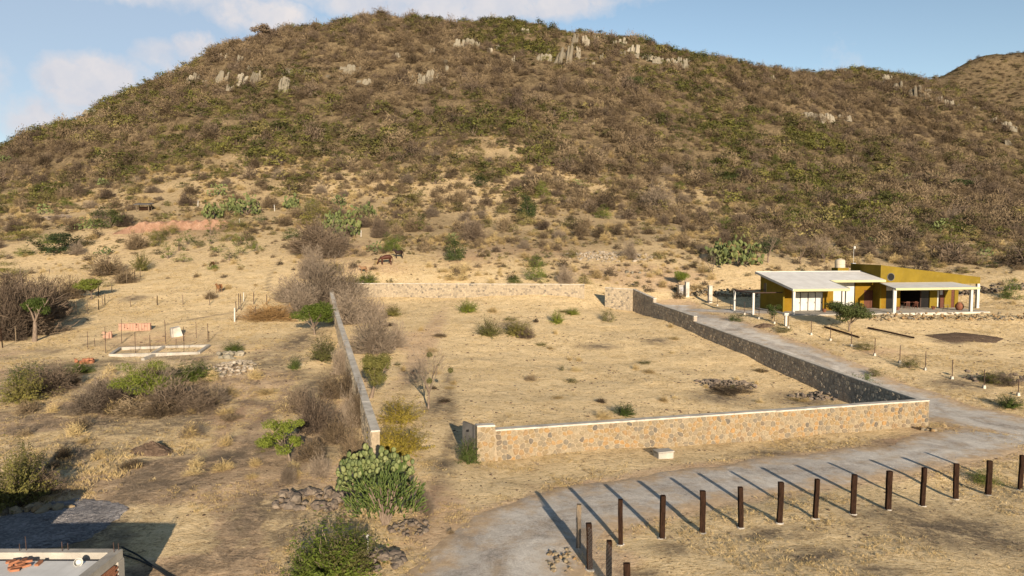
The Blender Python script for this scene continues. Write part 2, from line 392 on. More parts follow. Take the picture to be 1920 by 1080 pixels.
M['concdark'] = plain('concrete_dark', (.095,.09,.085), .9, .4, 1.4)
M['white'] = plain('white_paint', (.44,.425,.39), .6, .2, 1.2)
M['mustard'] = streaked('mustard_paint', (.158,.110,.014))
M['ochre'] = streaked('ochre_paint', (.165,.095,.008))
M['cream'] = plain('cream_trim', (.36,.34,.20), .7, .15, 1.2)
M['glass'] = plain('dark_glass', (.008,.007,.007), .3, .2, 1.0, 0, .3)
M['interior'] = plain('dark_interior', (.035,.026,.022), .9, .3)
M['redwood'] = plain('red_wood', (.085,.030,.017), .6, .3, 5)
M['terracotta'] = plain('terracotta', (.16,.065,.036), .8, .3, 3)
M['brick'] = plain('fired_brick', (.27,.115,.062), .9, .4, 2.2)
M['brickdull'] = plain('dusty_brick', (.33,.195,.14), .95, .3, .9)
M['steel'] = plain('rusty_steel', (.055,.032,.024), .8, .4, 4, spec=.3)
M['galv'] = plain('galvanised_wire', (.22,.21,.20), .5, .2, 3, metal=.6)
M['tank'] = plain('tank_plastic', (.40,.345,.26), .5, .1, .8)
M['black'] = plain('black_rubber', (.012,.012,.013), .6, .2)
M['blueflag'] = plain('grey_sheet_metal', (.33,.33,.35), .5, .2, 2, metal=.3)
M['horse'] = plain('bay_hide', (.058,.019,.010), .6, .35, 2.5, 0)
M['horsedark'] = plain('dark_hide', (.022,.012,.010), .6, .3, 2.5, 0)
M['calf'] = plain('tan_hide', (.20,.115,.062), .7, .25, 2.5, 0)
M['calfbrown'] = plain('brown_hide', (.15,.072,.030), .7, .3, 2.5, 0)
def roof_mat():
    m, t = new_mat('white_roof_coating'); co = objco(t)
    n = t.noise(co, .8, 6, .7); s = t.noise(t.node('ShaderNodeMapping', {'Vector': co, 'Scale': (3, .5, 1)}).outputs[0], 1.2, 4)
    col = t.mix(t.maprange(n, .35, .7), c4((.47,.455,.43)), c4((.60,.585,.555))); col = t.mix(t.maprange(s, .5, .75, 0, .3), col, c4((.36,.34,.31)))
    return finish(m, t, col, .7, t.noise(co, 30, 3), .2, .01, .2)
M['roof'] = roof_mat()

def soil_mat(name, c0, c1, c2, sc=1.0, bs=.8):
    m, t = new_mat(name); co = pos(t)
    a = t.noise(co, 1.1 * sc, 6, .7); b = t.noise(co, 9 * sc, 5, .75); 
    v = t.node('ShaderNodeTexVoronoi', {'Vector': co, 'Scale': 11.0 * sc}).outputs['Color']
    v = t.node('ShaderNodeSeparateColor', {0: v}).outputs[0]
    f = t.math('ADD', t.math('MULTIPLY', a, .5), t.math('ADD', t.math('MULTIPLY', b, .3), t.math('MULTIPLY', v, .2)))
    return finish(m, t, t.ramp(f, [(.3, c0), (.5, c1), (.7, c2)]), .95, t.math('ADD', b, t.math('MULTIPLY', v, .35)), bs, .08, .05)
M['soil'] = soil_mat('dark_soil', (.055,.037,.026), (.105,.072,.05), (.17,.125,.09))
M['gravel'] = soil_mat('grey_gravel', (.10,.095,.095), (.21,.195,.19), (.36,.335,.32), .9, 1.0)
M['redbank'] = soil_mat('red_earth', (.17,.09,.055), (.25,.145,.095), (.33,.23,.165), 1.0)
M['limewash'] = soil_mat('pale_rubble', (.24,.185,.13), (.37,.31,.245), (.50,.45,.385), 1.2)

def road_mat():
    m, t = new_mat('gravel_road'); co = pos(t)
    e = t.node('ShaderNodeAttribute', attribute_name='edge').outputs['Fac']
    a = t.noise(co, .3, 5, .7, .8); b = t.noise(co, 2.6, 6, .8); c = t.noise(co, 13, 5, .85)
    f = t.math('ADD', t.math('MULTIPLY', a, .45), t.math('ADD', t.math('MULTIPLY', b, .25), t.math('MULTIPLY', c, .3)))
    f = t.math('ADD', t.math('MULTIPLY', t.math('SUBTRACT', f, .5), 1.8), .51)
    col = t.ramp(f, [(.36, (.25,.222,.19)), (.45, (.385,.345,.30)), (.54, (.47,.43,.378)), (.64, (.60,.555,.485))])
    ln = t.node('ShaderNodeAttribute', attribute_name='lane').outputs['Fac']
    tr = t.math('MULTIPLY', t.maprange(t.math('ABSOLUTE', t.math('SUBTRACT', ln, .40)), .06, .17, 1, 0), t.maprange(t.noise(co, .5, 4), .35, .6))
    col = t.mix(t.math('MULTIPLY', tr, .45), col, c4((.52,.47,.40)))
    cm = t.math('MULTIPLY', t.maprange(ln, .0, .2, 1, 0), t.maprange(t.noise(co, 1.1, 5, .7), .42, .62)); col = t.mix(t.math('MULTIPLY', cm, .6), col, c4((.36,.265,.165)))
    k = t.maprange(t.math('ADD', t.math('MULTIPLY', e, 1.0), t.math('MULTIPLY', t.math('SUBTRACT', t.noise(co, .8, 5, .7), .5), 2.0)), .26, .80)
    col = t.mix(t.math('MULTIPLY', k, .95), col, t.ramp(b, [(.3, (.35,.245,.15)), (.7, (.55,.41,.26))]))
    return finish(m, t, col, .95, t.math('ADD', c, b), .8, .06, .05)
M['road'] = road_mat()

def ground_mat():
    m, t = new_mat('dry_ground'); co = pos(t)
    z = t.node('ShaderNodeAttribute', attribute_name='zone').outputs['Color']
    sp = t.node('ShaderNodeSeparateColor', {0: z}); dark, red, hill = sp.outputs
    bare = t.node('ShaderNodeAttribute', attribute_name='bare').outputs['Fac']
    big = t.noise(co, .07, 5, .6); med = t.noise(co, .75, 6, .68, .6); fin = t.noise(co, 7.0, 6, .75); vf = t.noise(co, 26.0, 4, .75)
    st = t.noise(t.node('ShaderNodeMapping', {'Vector': co, 'Scale': (1.2, 6, 3)}).outputs[0], 1.6, 6, .75, 1.2)     # raked, lying straw
    f = t.math('ADD', t.math('MULTIPLY', st, .40), t.math('ADD', t.math('MULTIPLY', fin, .25), t.math('ADD', t.math('MULTIPLY', vf, .2), t.math('MULTIPLY', med, .15))))
    f = t.math('ADD', t.math('MULTIPLY', t.math('SUBTRACT', f, .5), 1.75), .52)
    straw = t.ramp(f, [(.35, (.13,.088,.046)), (.42, (.38,.268,.138)), (.49, (.60,.445,.240)), (.60, (.72,.56,.335))])
    dirt = t.ramp(f, [(.35, (.17,.112,.066)), (.43, (.37,.252,.148)), (.53, (.53,.378,.232)), (.65, (.63,.475,.31))])
    k = t.maprange(t.math('ADD', bare, t.math('MULTIPLY', t.math('SUBTRACT', med, .5), 1.6)), .35, .75)
    col = t.mix(k, straw, dirt)
    spots = t.maprange(t.math('ADD', t.math('MULTIPLY', t.noise(co, 1.7, 6, .78), .75), t.math('MULTIPLY', big, .25)), .55, .64)
    col = t.mix(t.math('MULTIPLY', spots, .72), col, c4((.135,.096,.056)))
    sp1 = t.maprange(t.noise(co, 4.2, 3, .6), .63, .69); sp2 = t.maprange(t.noise(co, 1.3, 5, .72), .54, .66)
    col = t.mix(t.math('MULTIPLY', sp1, .75), col, c4((.10,.07,.042)))
    col = t.mix(t.math('MULTIPLY', sp2, t.maprange(hill, 0, .2, .15, .8)), col, c4((.15,.105,.06)))
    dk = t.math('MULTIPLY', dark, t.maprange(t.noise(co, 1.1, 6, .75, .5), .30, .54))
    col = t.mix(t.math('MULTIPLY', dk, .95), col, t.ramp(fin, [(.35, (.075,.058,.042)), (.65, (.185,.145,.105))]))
    rk = t.math('MULTIPLY', red, t.maprange(t.noise(co, .9, 5, .7), .3, .62))
    col = t.mix(t.math('MULTIPLY', rk, .8), col, t.ramp(fin, [(.3, (.33,.20,.125)), (.7, (.47,.305,.20))]))
    hcol = t.ramp(t.math('ADD', t.math('MULTIPLY', t.noise(co, .22, 6, .7), .5), t.math('MULTIPLY', t.noise(co, 1.5, 5, .75), .5)),
                  [(.38, (.050,.037,.022)), (.48, (.10,.074,.043)), (.60, (.20,.149,.087))])
    col = t.mix(hill, col, hcol)
    h = t.math('ADD', t.math('MULTIPLY', med, .9), t.math('ADD', t.math('MULTIPLY', fin, .35), t.math('MULTIPLY', t.math('ADD', vf, st), .16)))
    return finish(m, t, col, .97, h, .85, .22, .03)
M['ground'] = ground_mat()

# ------------------------------------------------------------------ ground sheet
def blob(x, y, rx, ry, rot=0.0):
    ca, sa = math.cos(rot), math.sin(rot); dx, dy = XX - x, YY - y
    a = (dx * ca + dy * sa) / rx; b = (-dx * sa + dy * ca) / ry
    return np.clip(1.25 - np.sqrt(a * a + b * b), 0, 1)
def pblob(px, py, wpx, hpx, rot=0.0):
    p = P(px, py); s = p.y / FPX; hp_ = abs(P(px, py - hpx / 2).y - P(px, py + hpx / 2).y) / 2
    return blob(p.x, p.y, max(wpx * s / 2, .3), max(hp_, .3), rot)
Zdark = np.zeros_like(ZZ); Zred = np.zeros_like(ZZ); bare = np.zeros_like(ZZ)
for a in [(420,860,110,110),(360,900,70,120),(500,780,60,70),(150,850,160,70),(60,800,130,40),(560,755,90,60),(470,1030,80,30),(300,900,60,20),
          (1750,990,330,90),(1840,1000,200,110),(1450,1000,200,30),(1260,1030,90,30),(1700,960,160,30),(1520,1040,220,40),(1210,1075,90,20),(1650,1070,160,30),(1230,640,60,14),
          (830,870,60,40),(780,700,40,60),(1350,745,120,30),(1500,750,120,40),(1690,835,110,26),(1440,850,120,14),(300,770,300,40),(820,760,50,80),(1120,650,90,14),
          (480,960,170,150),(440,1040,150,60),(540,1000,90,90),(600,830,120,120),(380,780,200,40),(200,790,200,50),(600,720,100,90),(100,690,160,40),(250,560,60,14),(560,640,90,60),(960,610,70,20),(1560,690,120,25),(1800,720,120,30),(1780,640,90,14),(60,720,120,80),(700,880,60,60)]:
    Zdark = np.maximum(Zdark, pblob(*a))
for a in [(1080,915,200,26),(1400,875,360,12),(1760,800,190,60),(1720,830,120,30),(330,440,280,30),(660,470,130,40),(880,480,140,40),(500,590,120,20),(800,930,120,80),(300,640,200,40),(450,780,120,60),(700,500,160,30),(1000,470,300,30),(760,1010,80,80),(1480,650,90,16),(640,760,80,140),(1650,660,120,20)]:
    Zred = np.maximum(Zred, pblob(*a))
for a in [(830,980,160,140),(780,640,90,60),(700,580,120,30),(1200,520,260,50),(1500,660,160,60),(400,700,160,60),(1150,1060,160,80),(640,900,160,120),(800,640,60,200)]:
    bare = np.maximum(bare, pblob(*a))
for pts, w in [([(50,672),(180,640),(300,612),(440,585)], .35), ([(500,545),(505,520),(515,505)], .3), ([(770,1000),(830,900),(850,800),(840,700)], .5)]:
    q = [tuple(P(*p)[:2]) for p in pts]; Zdark = np.maximum(Zdark, .8 * np.clip(1.3 - seg_dist(XX, YY, q) / w, 0, 1))
leftf = sstep(-(XX + 9 + .2868 * (YY - 38.5)), 0, 3) * (1 - sstep(YY, 62, 80))
Zdark = np.maximum(Zdark, leftf * .85 * sstep(fbm(XX / 4.5, YY / 3.2, 4, 121, .6), .46, .62))
bare = np.maximum(bare, leftf * .9 * sstep(fbm(XX / 7, YY / 5, 3, 131), .42, .6))
for off in (-.75, .75):
    q = [tuple(P(px + off * 36, py)[:2]) for px, py in [(470, 1090), (450, 1010), (430, 930), (425, 860), (450, 800), (500, 745), (520, 700)]]
    bare = np.maximum(bare, .95 * np.clip(1.4 - seg_dist(XX, YY, q) / .45, 0, 1)); Zdark = np.maximum(Zdark, .55 * np.clip(1.2 - seg_dist(XX, YY, q) / .35, 0, 1))
bare = np.maximum(bare, .75 * sstep(-rdist, -4.2, -2.6))
hillz = sstep(YY + 0.05 * np.abs(XX - 40) + (fbm(XX / 22, YY / 22, 4, 3) - .5) * 60, 170, 235) * np.exp(-(far / 500.0) ** 2)
hillz = np.maximum(hillz, .52 * sstep(YY, 106, 138) * np.clip(.4 + 1.2 * (fbm(XX / 16, YY / 16, 3, 13)), 0, 1.3) * (1 - .6 * sstep(-XX / np.maximum(YY, 1), .28, .34) * (1 - sstep(YY, 140, 155))))
bare = np.clip(bare + .35 * sstep(YY, 100, 125), 0, 1)
nx, ny = len(GX), len(GY)
I = np.arange(nx * ny).reshape(nx, ny)
FQ = np.stack([I[:-1, :-1], I[1:, :-1], I[1:, 1:], I[:-1, 1:]], -1).reshape(-1, 4)
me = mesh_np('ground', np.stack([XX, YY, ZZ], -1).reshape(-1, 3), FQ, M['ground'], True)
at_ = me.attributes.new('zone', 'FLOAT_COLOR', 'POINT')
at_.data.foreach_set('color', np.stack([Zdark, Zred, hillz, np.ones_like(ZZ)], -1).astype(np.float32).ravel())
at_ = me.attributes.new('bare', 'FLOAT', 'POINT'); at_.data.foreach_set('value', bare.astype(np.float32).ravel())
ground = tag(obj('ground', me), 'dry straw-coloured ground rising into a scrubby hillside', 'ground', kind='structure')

# ------------------------------------------------------------------ roads
def ribbon(name, pts, halfw, dz, label, seed):
    pts = [Vector(p) for p in pts]; dense = []
    for i in range(len(pts) - 1):           # Catmull-Rom
        p0, p1, p2, p3 = pts[max(i - 1, 0)], pts[i], pts[i + 1], pts[min(i + 2, len(pts) - 1)]
        n = max(2, int((p2 - p1).length / .45))
        for k in range(n):
            t = k / n; dense.append(.5 * ((2 * p1) + (p2 - p0) * t + (2 * p0 - 5 * p1 + 4 * p2 - p3) * t * t + (3 * p1 - p0 - 3 * p2 + p3) * t ** 3))
    dense.append(pts[-1]); n = len(dense); m = 15; V = np.zeros((n, m, 3)); E = np.zeros((n, m))
    rr = np.random.RandomState(seed); wl = np.convolve(rr.rand(n + 12), np.ones(7) / 7, 'same')[:n]; wr = np.convolve(rr.rand(n + 12), np.ones(7) / 7, 'same')[:n]
    for i, p in enumerate(dense):
        d = (dense[min(i + 1, n - 1)] - dense[max(i - 1, 0)]).normalized(); nr = Vector((d.y, -d.x))
        hw = halfw(i / (n - 1)) if callable(halfw) else halfw
        for j in range(m):
            s = j / (m - 1) * 2 - 1; ww = hw + ((wl if s < 0 else wr)[i] - .5) * 2.6
            q = p + nr * s * ww; V[i, j, :2] = q; E[i, j] = abs(s) ** 1.25
    z = gz(V[..., 0], V[..., 1]); edge = np.abs(np.linspace(-1, 1, m))[None]
    V[..., 2] = z + dz + .035 * (1 - edge ** 2) - .07 * sstep(edge, .86, 1.0)
    I = np.arange(n * m).reshape(n, m); F = np.stack([I[:-1, :-1], I[:-1, 1:], I[1:, 1:], I[1:, :-1]], -1).reshape(-1, 4)
    me = mesh_np(name, V.reshape(-1, 3), F, M['road'], True)
    a = me.attributes.new('edge', 'FLOAT', 'POINT'); a.data.foreach_set('value', E.astype(np.float32).ravel())
    a = me.attributes.new('lane', 'FLOAT', 'POINT'); a.data.foreach_set('value', np.tile(np.abs(np.linspace(-1, 1, m)), n).astype(np.float32))
    return tag(obj(name, me), label, 'road', kind='structure')
ribbon('gravel_road', ROADPTS + [(33.5, 47.0), (36.5, 50.0)], lambda t: 2.9 + 1.5 * (1 - min(1, t * 4)), .012, 'grey gravel road in front of the long pale stone wall', 3)
ribbon('gravel_road', SIDEPTS, lambda t: 3.5 - 1.0 * max(0, t - .25), .028, 'grey gravel road climbing beside the dark stepped wall towards the house', 5)
# the pale yard at the top of the climbing road
q = [P(1290, 572), P(1345, 580), P(1420, 590)]
ribbon('gravel_yard', [(24.0, 99.5), (27.0, 97.0), (30.5, 93.5), (33.5, 91.0)], 2.2, .045, 'pale gravel yard between gate pillars and mustard house', 8)
# ------------------------------------------------------------------ stone walls
def clip(poly, nx_, ny_, c):
    out = []
    for i in range(len(poly)):
        a, b = poly[i], poly[(i + 1) % len(poly)]; da = a[0] * nx_ + a[1] * ny_ - c; db = b[0] * nx_ + b[1] * ny_ - c
        if da <= 0: out.append(a)
        if (da < 0 < db) or (db < 0 < da):
            t = da / (da - db); out.append((a[0] + t * (b[0] - a[0]), a[1] + t * (b[1] - a[1])))
    return out
def cells(L, H, size, seed, aspect=1.15):
    """irregular fieldstone outlines filling a strip L long and H high"""
    r = random.Random(seed); nw = max(1, int(L / (size * aspect))); nh = max(1, round(H / size)); dx, dy = L / nw, H / nh
    S = {}
    for i in range(-1, nw + 1):
        for j in range(-1, nh + 1):
            S[i, j] = ((i + .5 + r.uniform(-.4, .4) + .25 * (j % 2)) * dx, (j + .5 + r.uniform(-.4, .4)) * dy)
    res = []
    for i in range(nw):
        for j in range(nh):
            p = S[i, j]; poly = [(p[0] - 2 * dx, p[1] - 2 * dy), (p[0] + 2 * dx, p[1] - 2 * dy), (p[0] + 2 * dx, p[1] + 2 * dy), (p[0] - 2 * dx, p[1] + 2 * dy)]
            for a in range(-2, 3):
                for b in range(-2, 3):
                    q = S.get((i + a, j + b))
                    if (a or b) and q:
                        ex, ey = q[0] - p[0], q[1] - p[1]; c = ((q[0] ** 2 + q[1] ** 2) - (p[0] ** 2 + p[1] ** 2)) / 2
                        poly = clip(poly, ex, ey, c)
                        if not poly: break
                if not poly: break
            for e in ((1, 0, L), (-1, 0, 0), (0, 1, H), (0, -1, 0)):
                if poly: poly = clip(poly, *e)
            if len(poly) >= 3: res.append(poly)
    return res
def round_poly(poly, joint):
    cx = sum(p[0] for p in poly) / len(poly); cy = sum(p[1] for p in poly) / len(poly)
    rr = sum(math.hypot(p[0] - cx, p[1] - cy) for p in poly) / len(poly)
    if rr < joint * 1.8: return None, None
    k = 1 - joint / rr; q = [(cx + (p[0] - cx) * k, cy + (p[1] - cy) * k) for p in poly]; out = []
    for i in range(len(q)):
        a, b = q[i], q[(i + 1) % len(q)]
        if math.hypot(a[0] - b[0], a[1] - b[1]) < rr * .35: out.append(((a[0] + b[0]) / 2, (a[1] + b[1]) / 2)); continue
        for t in (.26, .74): out.append((a[0] + t * (b[0] - a[0]), a[1] + t * (b[1] - a[1])))
    return out, (cx, cy)
class Wall:
    """a straight fieldstone wall: mortar core, coping pieces, stones"""
    def __init__(s, label, a, b, sections, th, side, size, mats, n_single, seed, group='fieldstone walls', coping=.10, base=-.3, coping_over=.04):
        s.a, s.b = Vector(a), Vector(b); s.L = (s.b - s.a).length; s.d = (s.b - s.a).normalized(); s.n = Vector((s.d.y, -s.d.x)) * side; s.th = th
        s.base = base; z0 = float(gz(*a))
        s.t = thing('stone_wall', label, 'wall', (a[0], a[1], z0), 0, group); s.o = Vector((a[0], a[1], z0))
        core = MB(); stones = []
        for k, (s0, z0_, s1, z1_) in enumerate(sections):
            nseg = max(1, int((s1 - s0) / 1.5)); cop = MB()
            for i in range(nseg):
                sa, sb = s0 + (s1 - s0) * i / nseg, s0 + (s1 - s0) * (i + 1) / nseg
                za, zb = z0_ + (z1_ - z0_) * i / nseg - coping, z0_ + (z1_ - z0_) * (i + 1) / nseg - coping
                core.hexa([s.p(sa, -th/2, s.zb(sa)), s.p(sb, -th/2, s.zb(sb)), s.p(sb, th/2, s.zb(sb)), s.p(sa, th/2, s.zb(sa)),
                           s.p(sa, -th/2, za), s.p(sb, -th/2, zb), s.p(sb, th/2, zb), s.p(sa, th/2, za)])
            if coping > .03:
                w = th / 2 + coping_over; n2 = max(1, int((s1 - s0) / 3.0)); rj = random.Random(seed + k)
                for i in range(n2):
                    sa, sb = s0 + (s1 - s0) * i / n2, s0 + (s1 - s0) * (i + 1) / n2 - .012; j = rj.uniform(-.012, .012)
                    za, zb = z0_ + (z1_ - z0_) * i / n2 + j, z0_ + (z1_ - z0_) * (i + 1) / n2 + j
                    cop.hexa([s.p(sa, -w, za - coping), s.p(sb, -w, zb - coping), s.p(sb, w, zb - coping), s.p(sa, w, za - coping),
                              s.p(sa, -w, za), s.p(sb, -w, zb), s.p(sb, w, zb), s.p(sa, w, za)])
                cop.build('coping', M['coping'], s.t)
            H = max(.3, sum(z0_ + (z1_ - z0_) * f - s.zb(s0 + (s1 - s0) * f) for f in (.1, .5, .9)) / 3 - coping)
            for poly in cells(s1 - s0, H, size, seed + 13 * k):
                q, c = round_poly(poly, size * .075)
                if q is None: continue
                f = lambda pt: s.p(s0 + pt[0], 0, 0) 
                stones.append((q, c, s0, s1, z0_ - coping, z1_ - coping, H))
        core.build('mortar_core', mats[1], s.t)
        r = random.Random(seed); stones.sort(key=lambda e: -len(e[0]) * 0 - area(e[0]))
        joined = MB(); tones = []
        for i, (q, c, s0, s1, z0_, z1_, H) in enumerate(stones):
            pr = r.uniform(.018, .05)
            def m3(pt, off):
                ss = s0 + pt[0]; f = pt[0] / max(s1 - s0, .01); zt = z0_ + (z1_ - z0_) * f; zb_ = s.zb(ss)
                return s.p(ss, th / 2 + off, zb_ + (zt - zb_) * pt[1] / H)
            n = len(q); tl = r.uniform(-.014, .014)
            V = [m3(p, -.03) for p in q] + [m3((c[0] + (p[0] - c[0]) * .95, c[1] + (p[1] - c[1]) * .95), pr * .65) for p in q] + [m3((c[0] + (p[0] - c[0]) * .66, c[1] + (p[1] - c[1]) * .66), pr + tl * (1 if k_ % 2 else -1)) for k_, p in enumerate(q)]
            F = [[j, (j + 1) % n, n + (j + 1) % n, n + j] for j in range(n)] + [[n + j, n + (j + 1) % n, 2 * n + (j + 1) % n, 2 * n + j] for j in range(n)] + [[2 * n + j for j in range(n)]]
            if side < 0: F = [f[::-1] for f in F]
            if i < n_single:
                obj('stone', mesh_np('stone', V, F, mats[0]), s.t)
            else:
                joined.add(V, F); tones += [r.random()] * len(F)
        if joined.v:
            me = joined.mesh('stones', mats[0]); a_ = me.attributes.new('tone', 'FLOAT', 'FACE'); a_.data.foreach_set('value', tones)
            tag(obj('stones', me, s.t), kind='stuff')
    def zb(s, ss):
        p = s.a + s.d * ss; return float(gz(p.x, p.y)) + s.base
    def p(s, ss, off, z):
        q = s.a + s.d * ss + s.n * off; return (q.x - s.o.x, q.y - s.o.y, z - s.o.z)
def area(q): return abs(sum(q[i][0] * q[(i + 1) % len(q)][1] - q[(i + 1) % len(q)][0] * q[i][1] for i in range(len(q)))) / 2
WL = math.hypot(FW1[0] - FW0[0], FW1[1] - FW0[1])
fw = Wall('long pale ochre fieldstone wall with white coping beside the gravel road, lit by sun', FW0, FW1, [(0, 2.02, 1.05, 1.98), (1.05, 1.70, WL + .25, 1.36)], .42, 1, .285, (M['stone'], M['mortar']), 300, 4, None, .085)
# the dark return slab behind the gate end of that wall
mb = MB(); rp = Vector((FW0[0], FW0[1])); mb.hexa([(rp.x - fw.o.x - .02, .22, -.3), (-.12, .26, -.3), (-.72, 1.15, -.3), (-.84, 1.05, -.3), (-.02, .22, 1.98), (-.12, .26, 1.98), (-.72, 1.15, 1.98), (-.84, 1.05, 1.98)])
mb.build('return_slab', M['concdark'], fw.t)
mb = MB(); mb.box((-.50, .62, 1.55), (.12, .06, .12), .9); mb.build('latch_hole', M['black'], fw.t)
RL = math.hypot(RW1[0] - RW0[0], RW1[1] - RW0[1]); rs = lambda Y: (Y - RW0[1]) / (RW1[1] - RW0[1]) * RL
rw = Wall('long dark shaded fieldstone wall stepping up the slope beside the climbing road', (RW0[0] - .16, RW0[1] + .25), RW1, [(0, 1.36, rs(57), 1.68), (rs(57), 1.68, rs(68.5), 2.36), (rs(68.5), 2.36, rs(82.1), 3.12), (rs(82.1), 3.72, rs(93), 4.3), (rs(93), 4.85, RL, 5.6)], .36, -1, .32, (M['stoneg'], M['mortarg']), 0, 9, None, .09)
bs = Wall('short tall fieldstone wall end at the back beside the open gap', RW1, BW[1], [(.2, 5.6, (Vector(BW[1]) - Vector(RW1)).length, 5.75)], .36, -1, .27, (M['stoneb'], M['mortar']), 0, 15, None, .07)
bk = Wall('pale fieldstone wall closing the far side of the walled plot', BK[0], BK[1], [(0, 6.2, 12, 6.2), (12, 6.2, 35.9, 6.25)], .36, -1, .27, (M['stoneb'], M['mortar']), 0, 21, None, .07)
LL = math.hypot(LW1[0] - LW0[0], LW1[1] - LW0[1]); ls = lambda Y: (Y - LW0[1]) / (LW1[1] - LW0[1]) * LL
lw = Wall('long narrow wall with broad white top running uphill past the yellow shrubs', LW0, LW1, [(0, 2.15, ls(79), 4.02), (ls(79), 4.02, LL - .3, 6.2)], .44, -1, .34, (M['stoneb'], M['mortar']), 0, 31, None, .09, coping_over=.02)

# concrete meter box at the foot of the front wall
p = P(1244, 858); t = thing('meter_box', 'small pale concrete box at the foot of the stone wall', 'concrete box', p, .30)
mb = MB(); mb.box((0, 0, .10), (.95, .62, .5)); bevel(mb.build('box_body', M['concrete'], t), .015)
mb = MB(); mb.box((0, 0, .405), (1.03, .70, .07)); bevel(mb.build('lid', M['concrete'], t), .015)

# ------------------------------------------------------------------ roadside timber posts
def timber_mesh(seed, w, d, h):
    r = random.Random(seed); mb = MB(); n = 6; lv = 5; pr = []
    for i in range(lv):
        f = i / (lv - 1); ox, oy = r.uniform(-.012, .012), r.uniform(-.012, .012)
        pr.append([(ox + w / 2 * a * r.uniform(.93, 1.05), oy + d / 2 * b * r.uniform(.93, 1.05), -.25 + (h + .25) * f) for a, b in ((-1,-.8),(-.8,-1),(.8,-1),(1,-.8),(1,.8),(.8,1),(-.8,1),(-1,.8))])
    V = [v for ring in pr for v in ring]; F = []
    for i in range(lv - 1):
        for k in range(8): F.append([i * 8 + k, i * 8 + (k + 1) % 8, (i + 1) * 8 + (k + 1) % 8, (i + 1) * 8 + k])
    F += [list(range(8))[::-1], list(range((lv - 1) * 8, lv * 8))]
    return V, F
foot = MB().lathe([(.20, -.2), (.215, .02), (.17, .05), (.10, .055)], n=11).mesh('footing', M['coping'])
rowA = [(1084.5,1028,86),(1163.6,1021,88),(1241,1009,84),(1317,999,82),(1389,989.5,79),(1462,981,80),(1529,972.5,77),(1599,964,77),(1665,955.5,75),(1729,948.7,75),(1792,936,69),(1853,927.5,66),(1912,918.7,68)]
ordw = ['first','second','third','fourth','fifth','sixth','seventh','eighth','ninth','tenth','eleventh','twelfth','thirteenth']
post_xyz = []
for i, (px, py, hpx) in enumerate(rowA + [(1106,1068,91),(1141,1101,92),(1176,1143,92)]):
    p = P(px, py); h = hpx * p.y / FPX / math.cos(PITCH); post_xyz.append((p, h))
    if i == 0: lab = 'pale weathered timber post at the corner of the roadside fence'
    elif i < 13: lab = 'dark timber fence post, %s from the pale corner post along the road' % ordw[i - 1] if i < 12 else 'dark timber fence post at the right edge of the picture'
    else: lab = ['dark timber post with wire mesh, nearest the pale corner post', 'dark timber post with wire mesh at the bottom edge, between two others', 'short visible top of dark timber post at the bottom edge'][i - 13]
    t = thing('fence_post', lab, 'fence post', p, rnd.uniform(-.2, .25), 'timber fence posts beside the road')
    t.rotation_euler[0] = rnd.uniform(-.02, .02); t.rotation_euler[1] = rnd.uniform(-.022, .022)
    V, F = timber_mesh(40 + i, .215 * rnd.uniform(.84, 1.12), .19 * rnd.uniform(.85, 1.1), h)
    obj('timber', mesh_np('timber', V, F, M['woodpale' if i == 0 else 'wood']), t); o = obj('footing', foot, t); o.rotation_euler[2] = i; o.scale = (rnd.uniform(.6, 1.0), rnd.uniform(.6, 1.0), rnd.uniform(.4, .9))
# wire mesh on the short side of the fence, from the corner post towards the camera
mb = MB(); cps = [post_xyz[0], post_xyz[13], post_xyz[14], post_xyz[15]]; r2 = .0035
for (pa, ha), (pb, hb) in zip(cps[:-1], cps[1:]):
    d = pb - pa; Ls = Vector((d.x, d.y)).length; hh = 1.6; st = .16; n = int((Ls + hh) / st); off = Vector((-.11, -.02, 0))
    for i in range(n):
        for sgn in (0, 1):
            x0, z0 = max(0, i * st - hh), max(0, hh - i * st) if False else 0
            a0 = max(0.0, i * st - hh); a1 = min(Ls, i * st)
            if a1 <= a0: continue
            za, zb = (i * st - a0), (i * st - a1)
            if sgn: za, zb = hh - za, hh - zb
            A = pa + d * (a0 / Ls) + Vector((0, 0, .08 + za)) + off; B = pa + d * (a1 / Ls) + Vector((0, 0, .08 + zb)) + off
            mb.tube([A, B], r2, 3, cap=False)
base = cps[0][0]; mb.v = [tuple(Vector(v) - base) for v in mb.v]
t = thing('wire_fence', 'wire mesh stretched along the short row of timber posts', 'wire fence', base); mb.build('wire_mesh', M['galv'], t)

# ------------------------------------------------------------------ slim steel posts along the climbing road and by the gate
slim = [(1521,628,27),(1557,639,29),(1596,650,28),(1640,667,33),(1687,681,34),(1735,694,35),(1785,711,37),(1845,728,36),(1909,742,31),(1478,615,26),(1452,607,20),(1423,598,24),(1396,590,24),(1370,582,18),(1345,574,18)]
sm = MB().tube([(0, 0, -.1), (0, 0, 1.0)], .033, 6).mesh('steel_post', M['steel']); cf = MB().box((0, 0, .10), (.22, .22, .30), taper=.8).mesh('concrete_foot', M['coping'])
for i, (px, py, hpx) in enumerate(slim):
    p = P(px, py); h = hpx * p.y / FPX
    lab = ('slim rusty steel post with white foot, %s from the small tree along the climbing road' % ordw[i]) if i < 9 else ('slim steel post near the mustard house and gate, %s from its corner towards the pillars' % ordw[i - 9])
    t = thing('steel_fence_post', lab, 'fence post', p, 0, 'slim steel posts along the climbing road')
    o = obj('steel_post', sm, t); o.scale = (1, 1, h); obj('concrete_foot', cf, t)

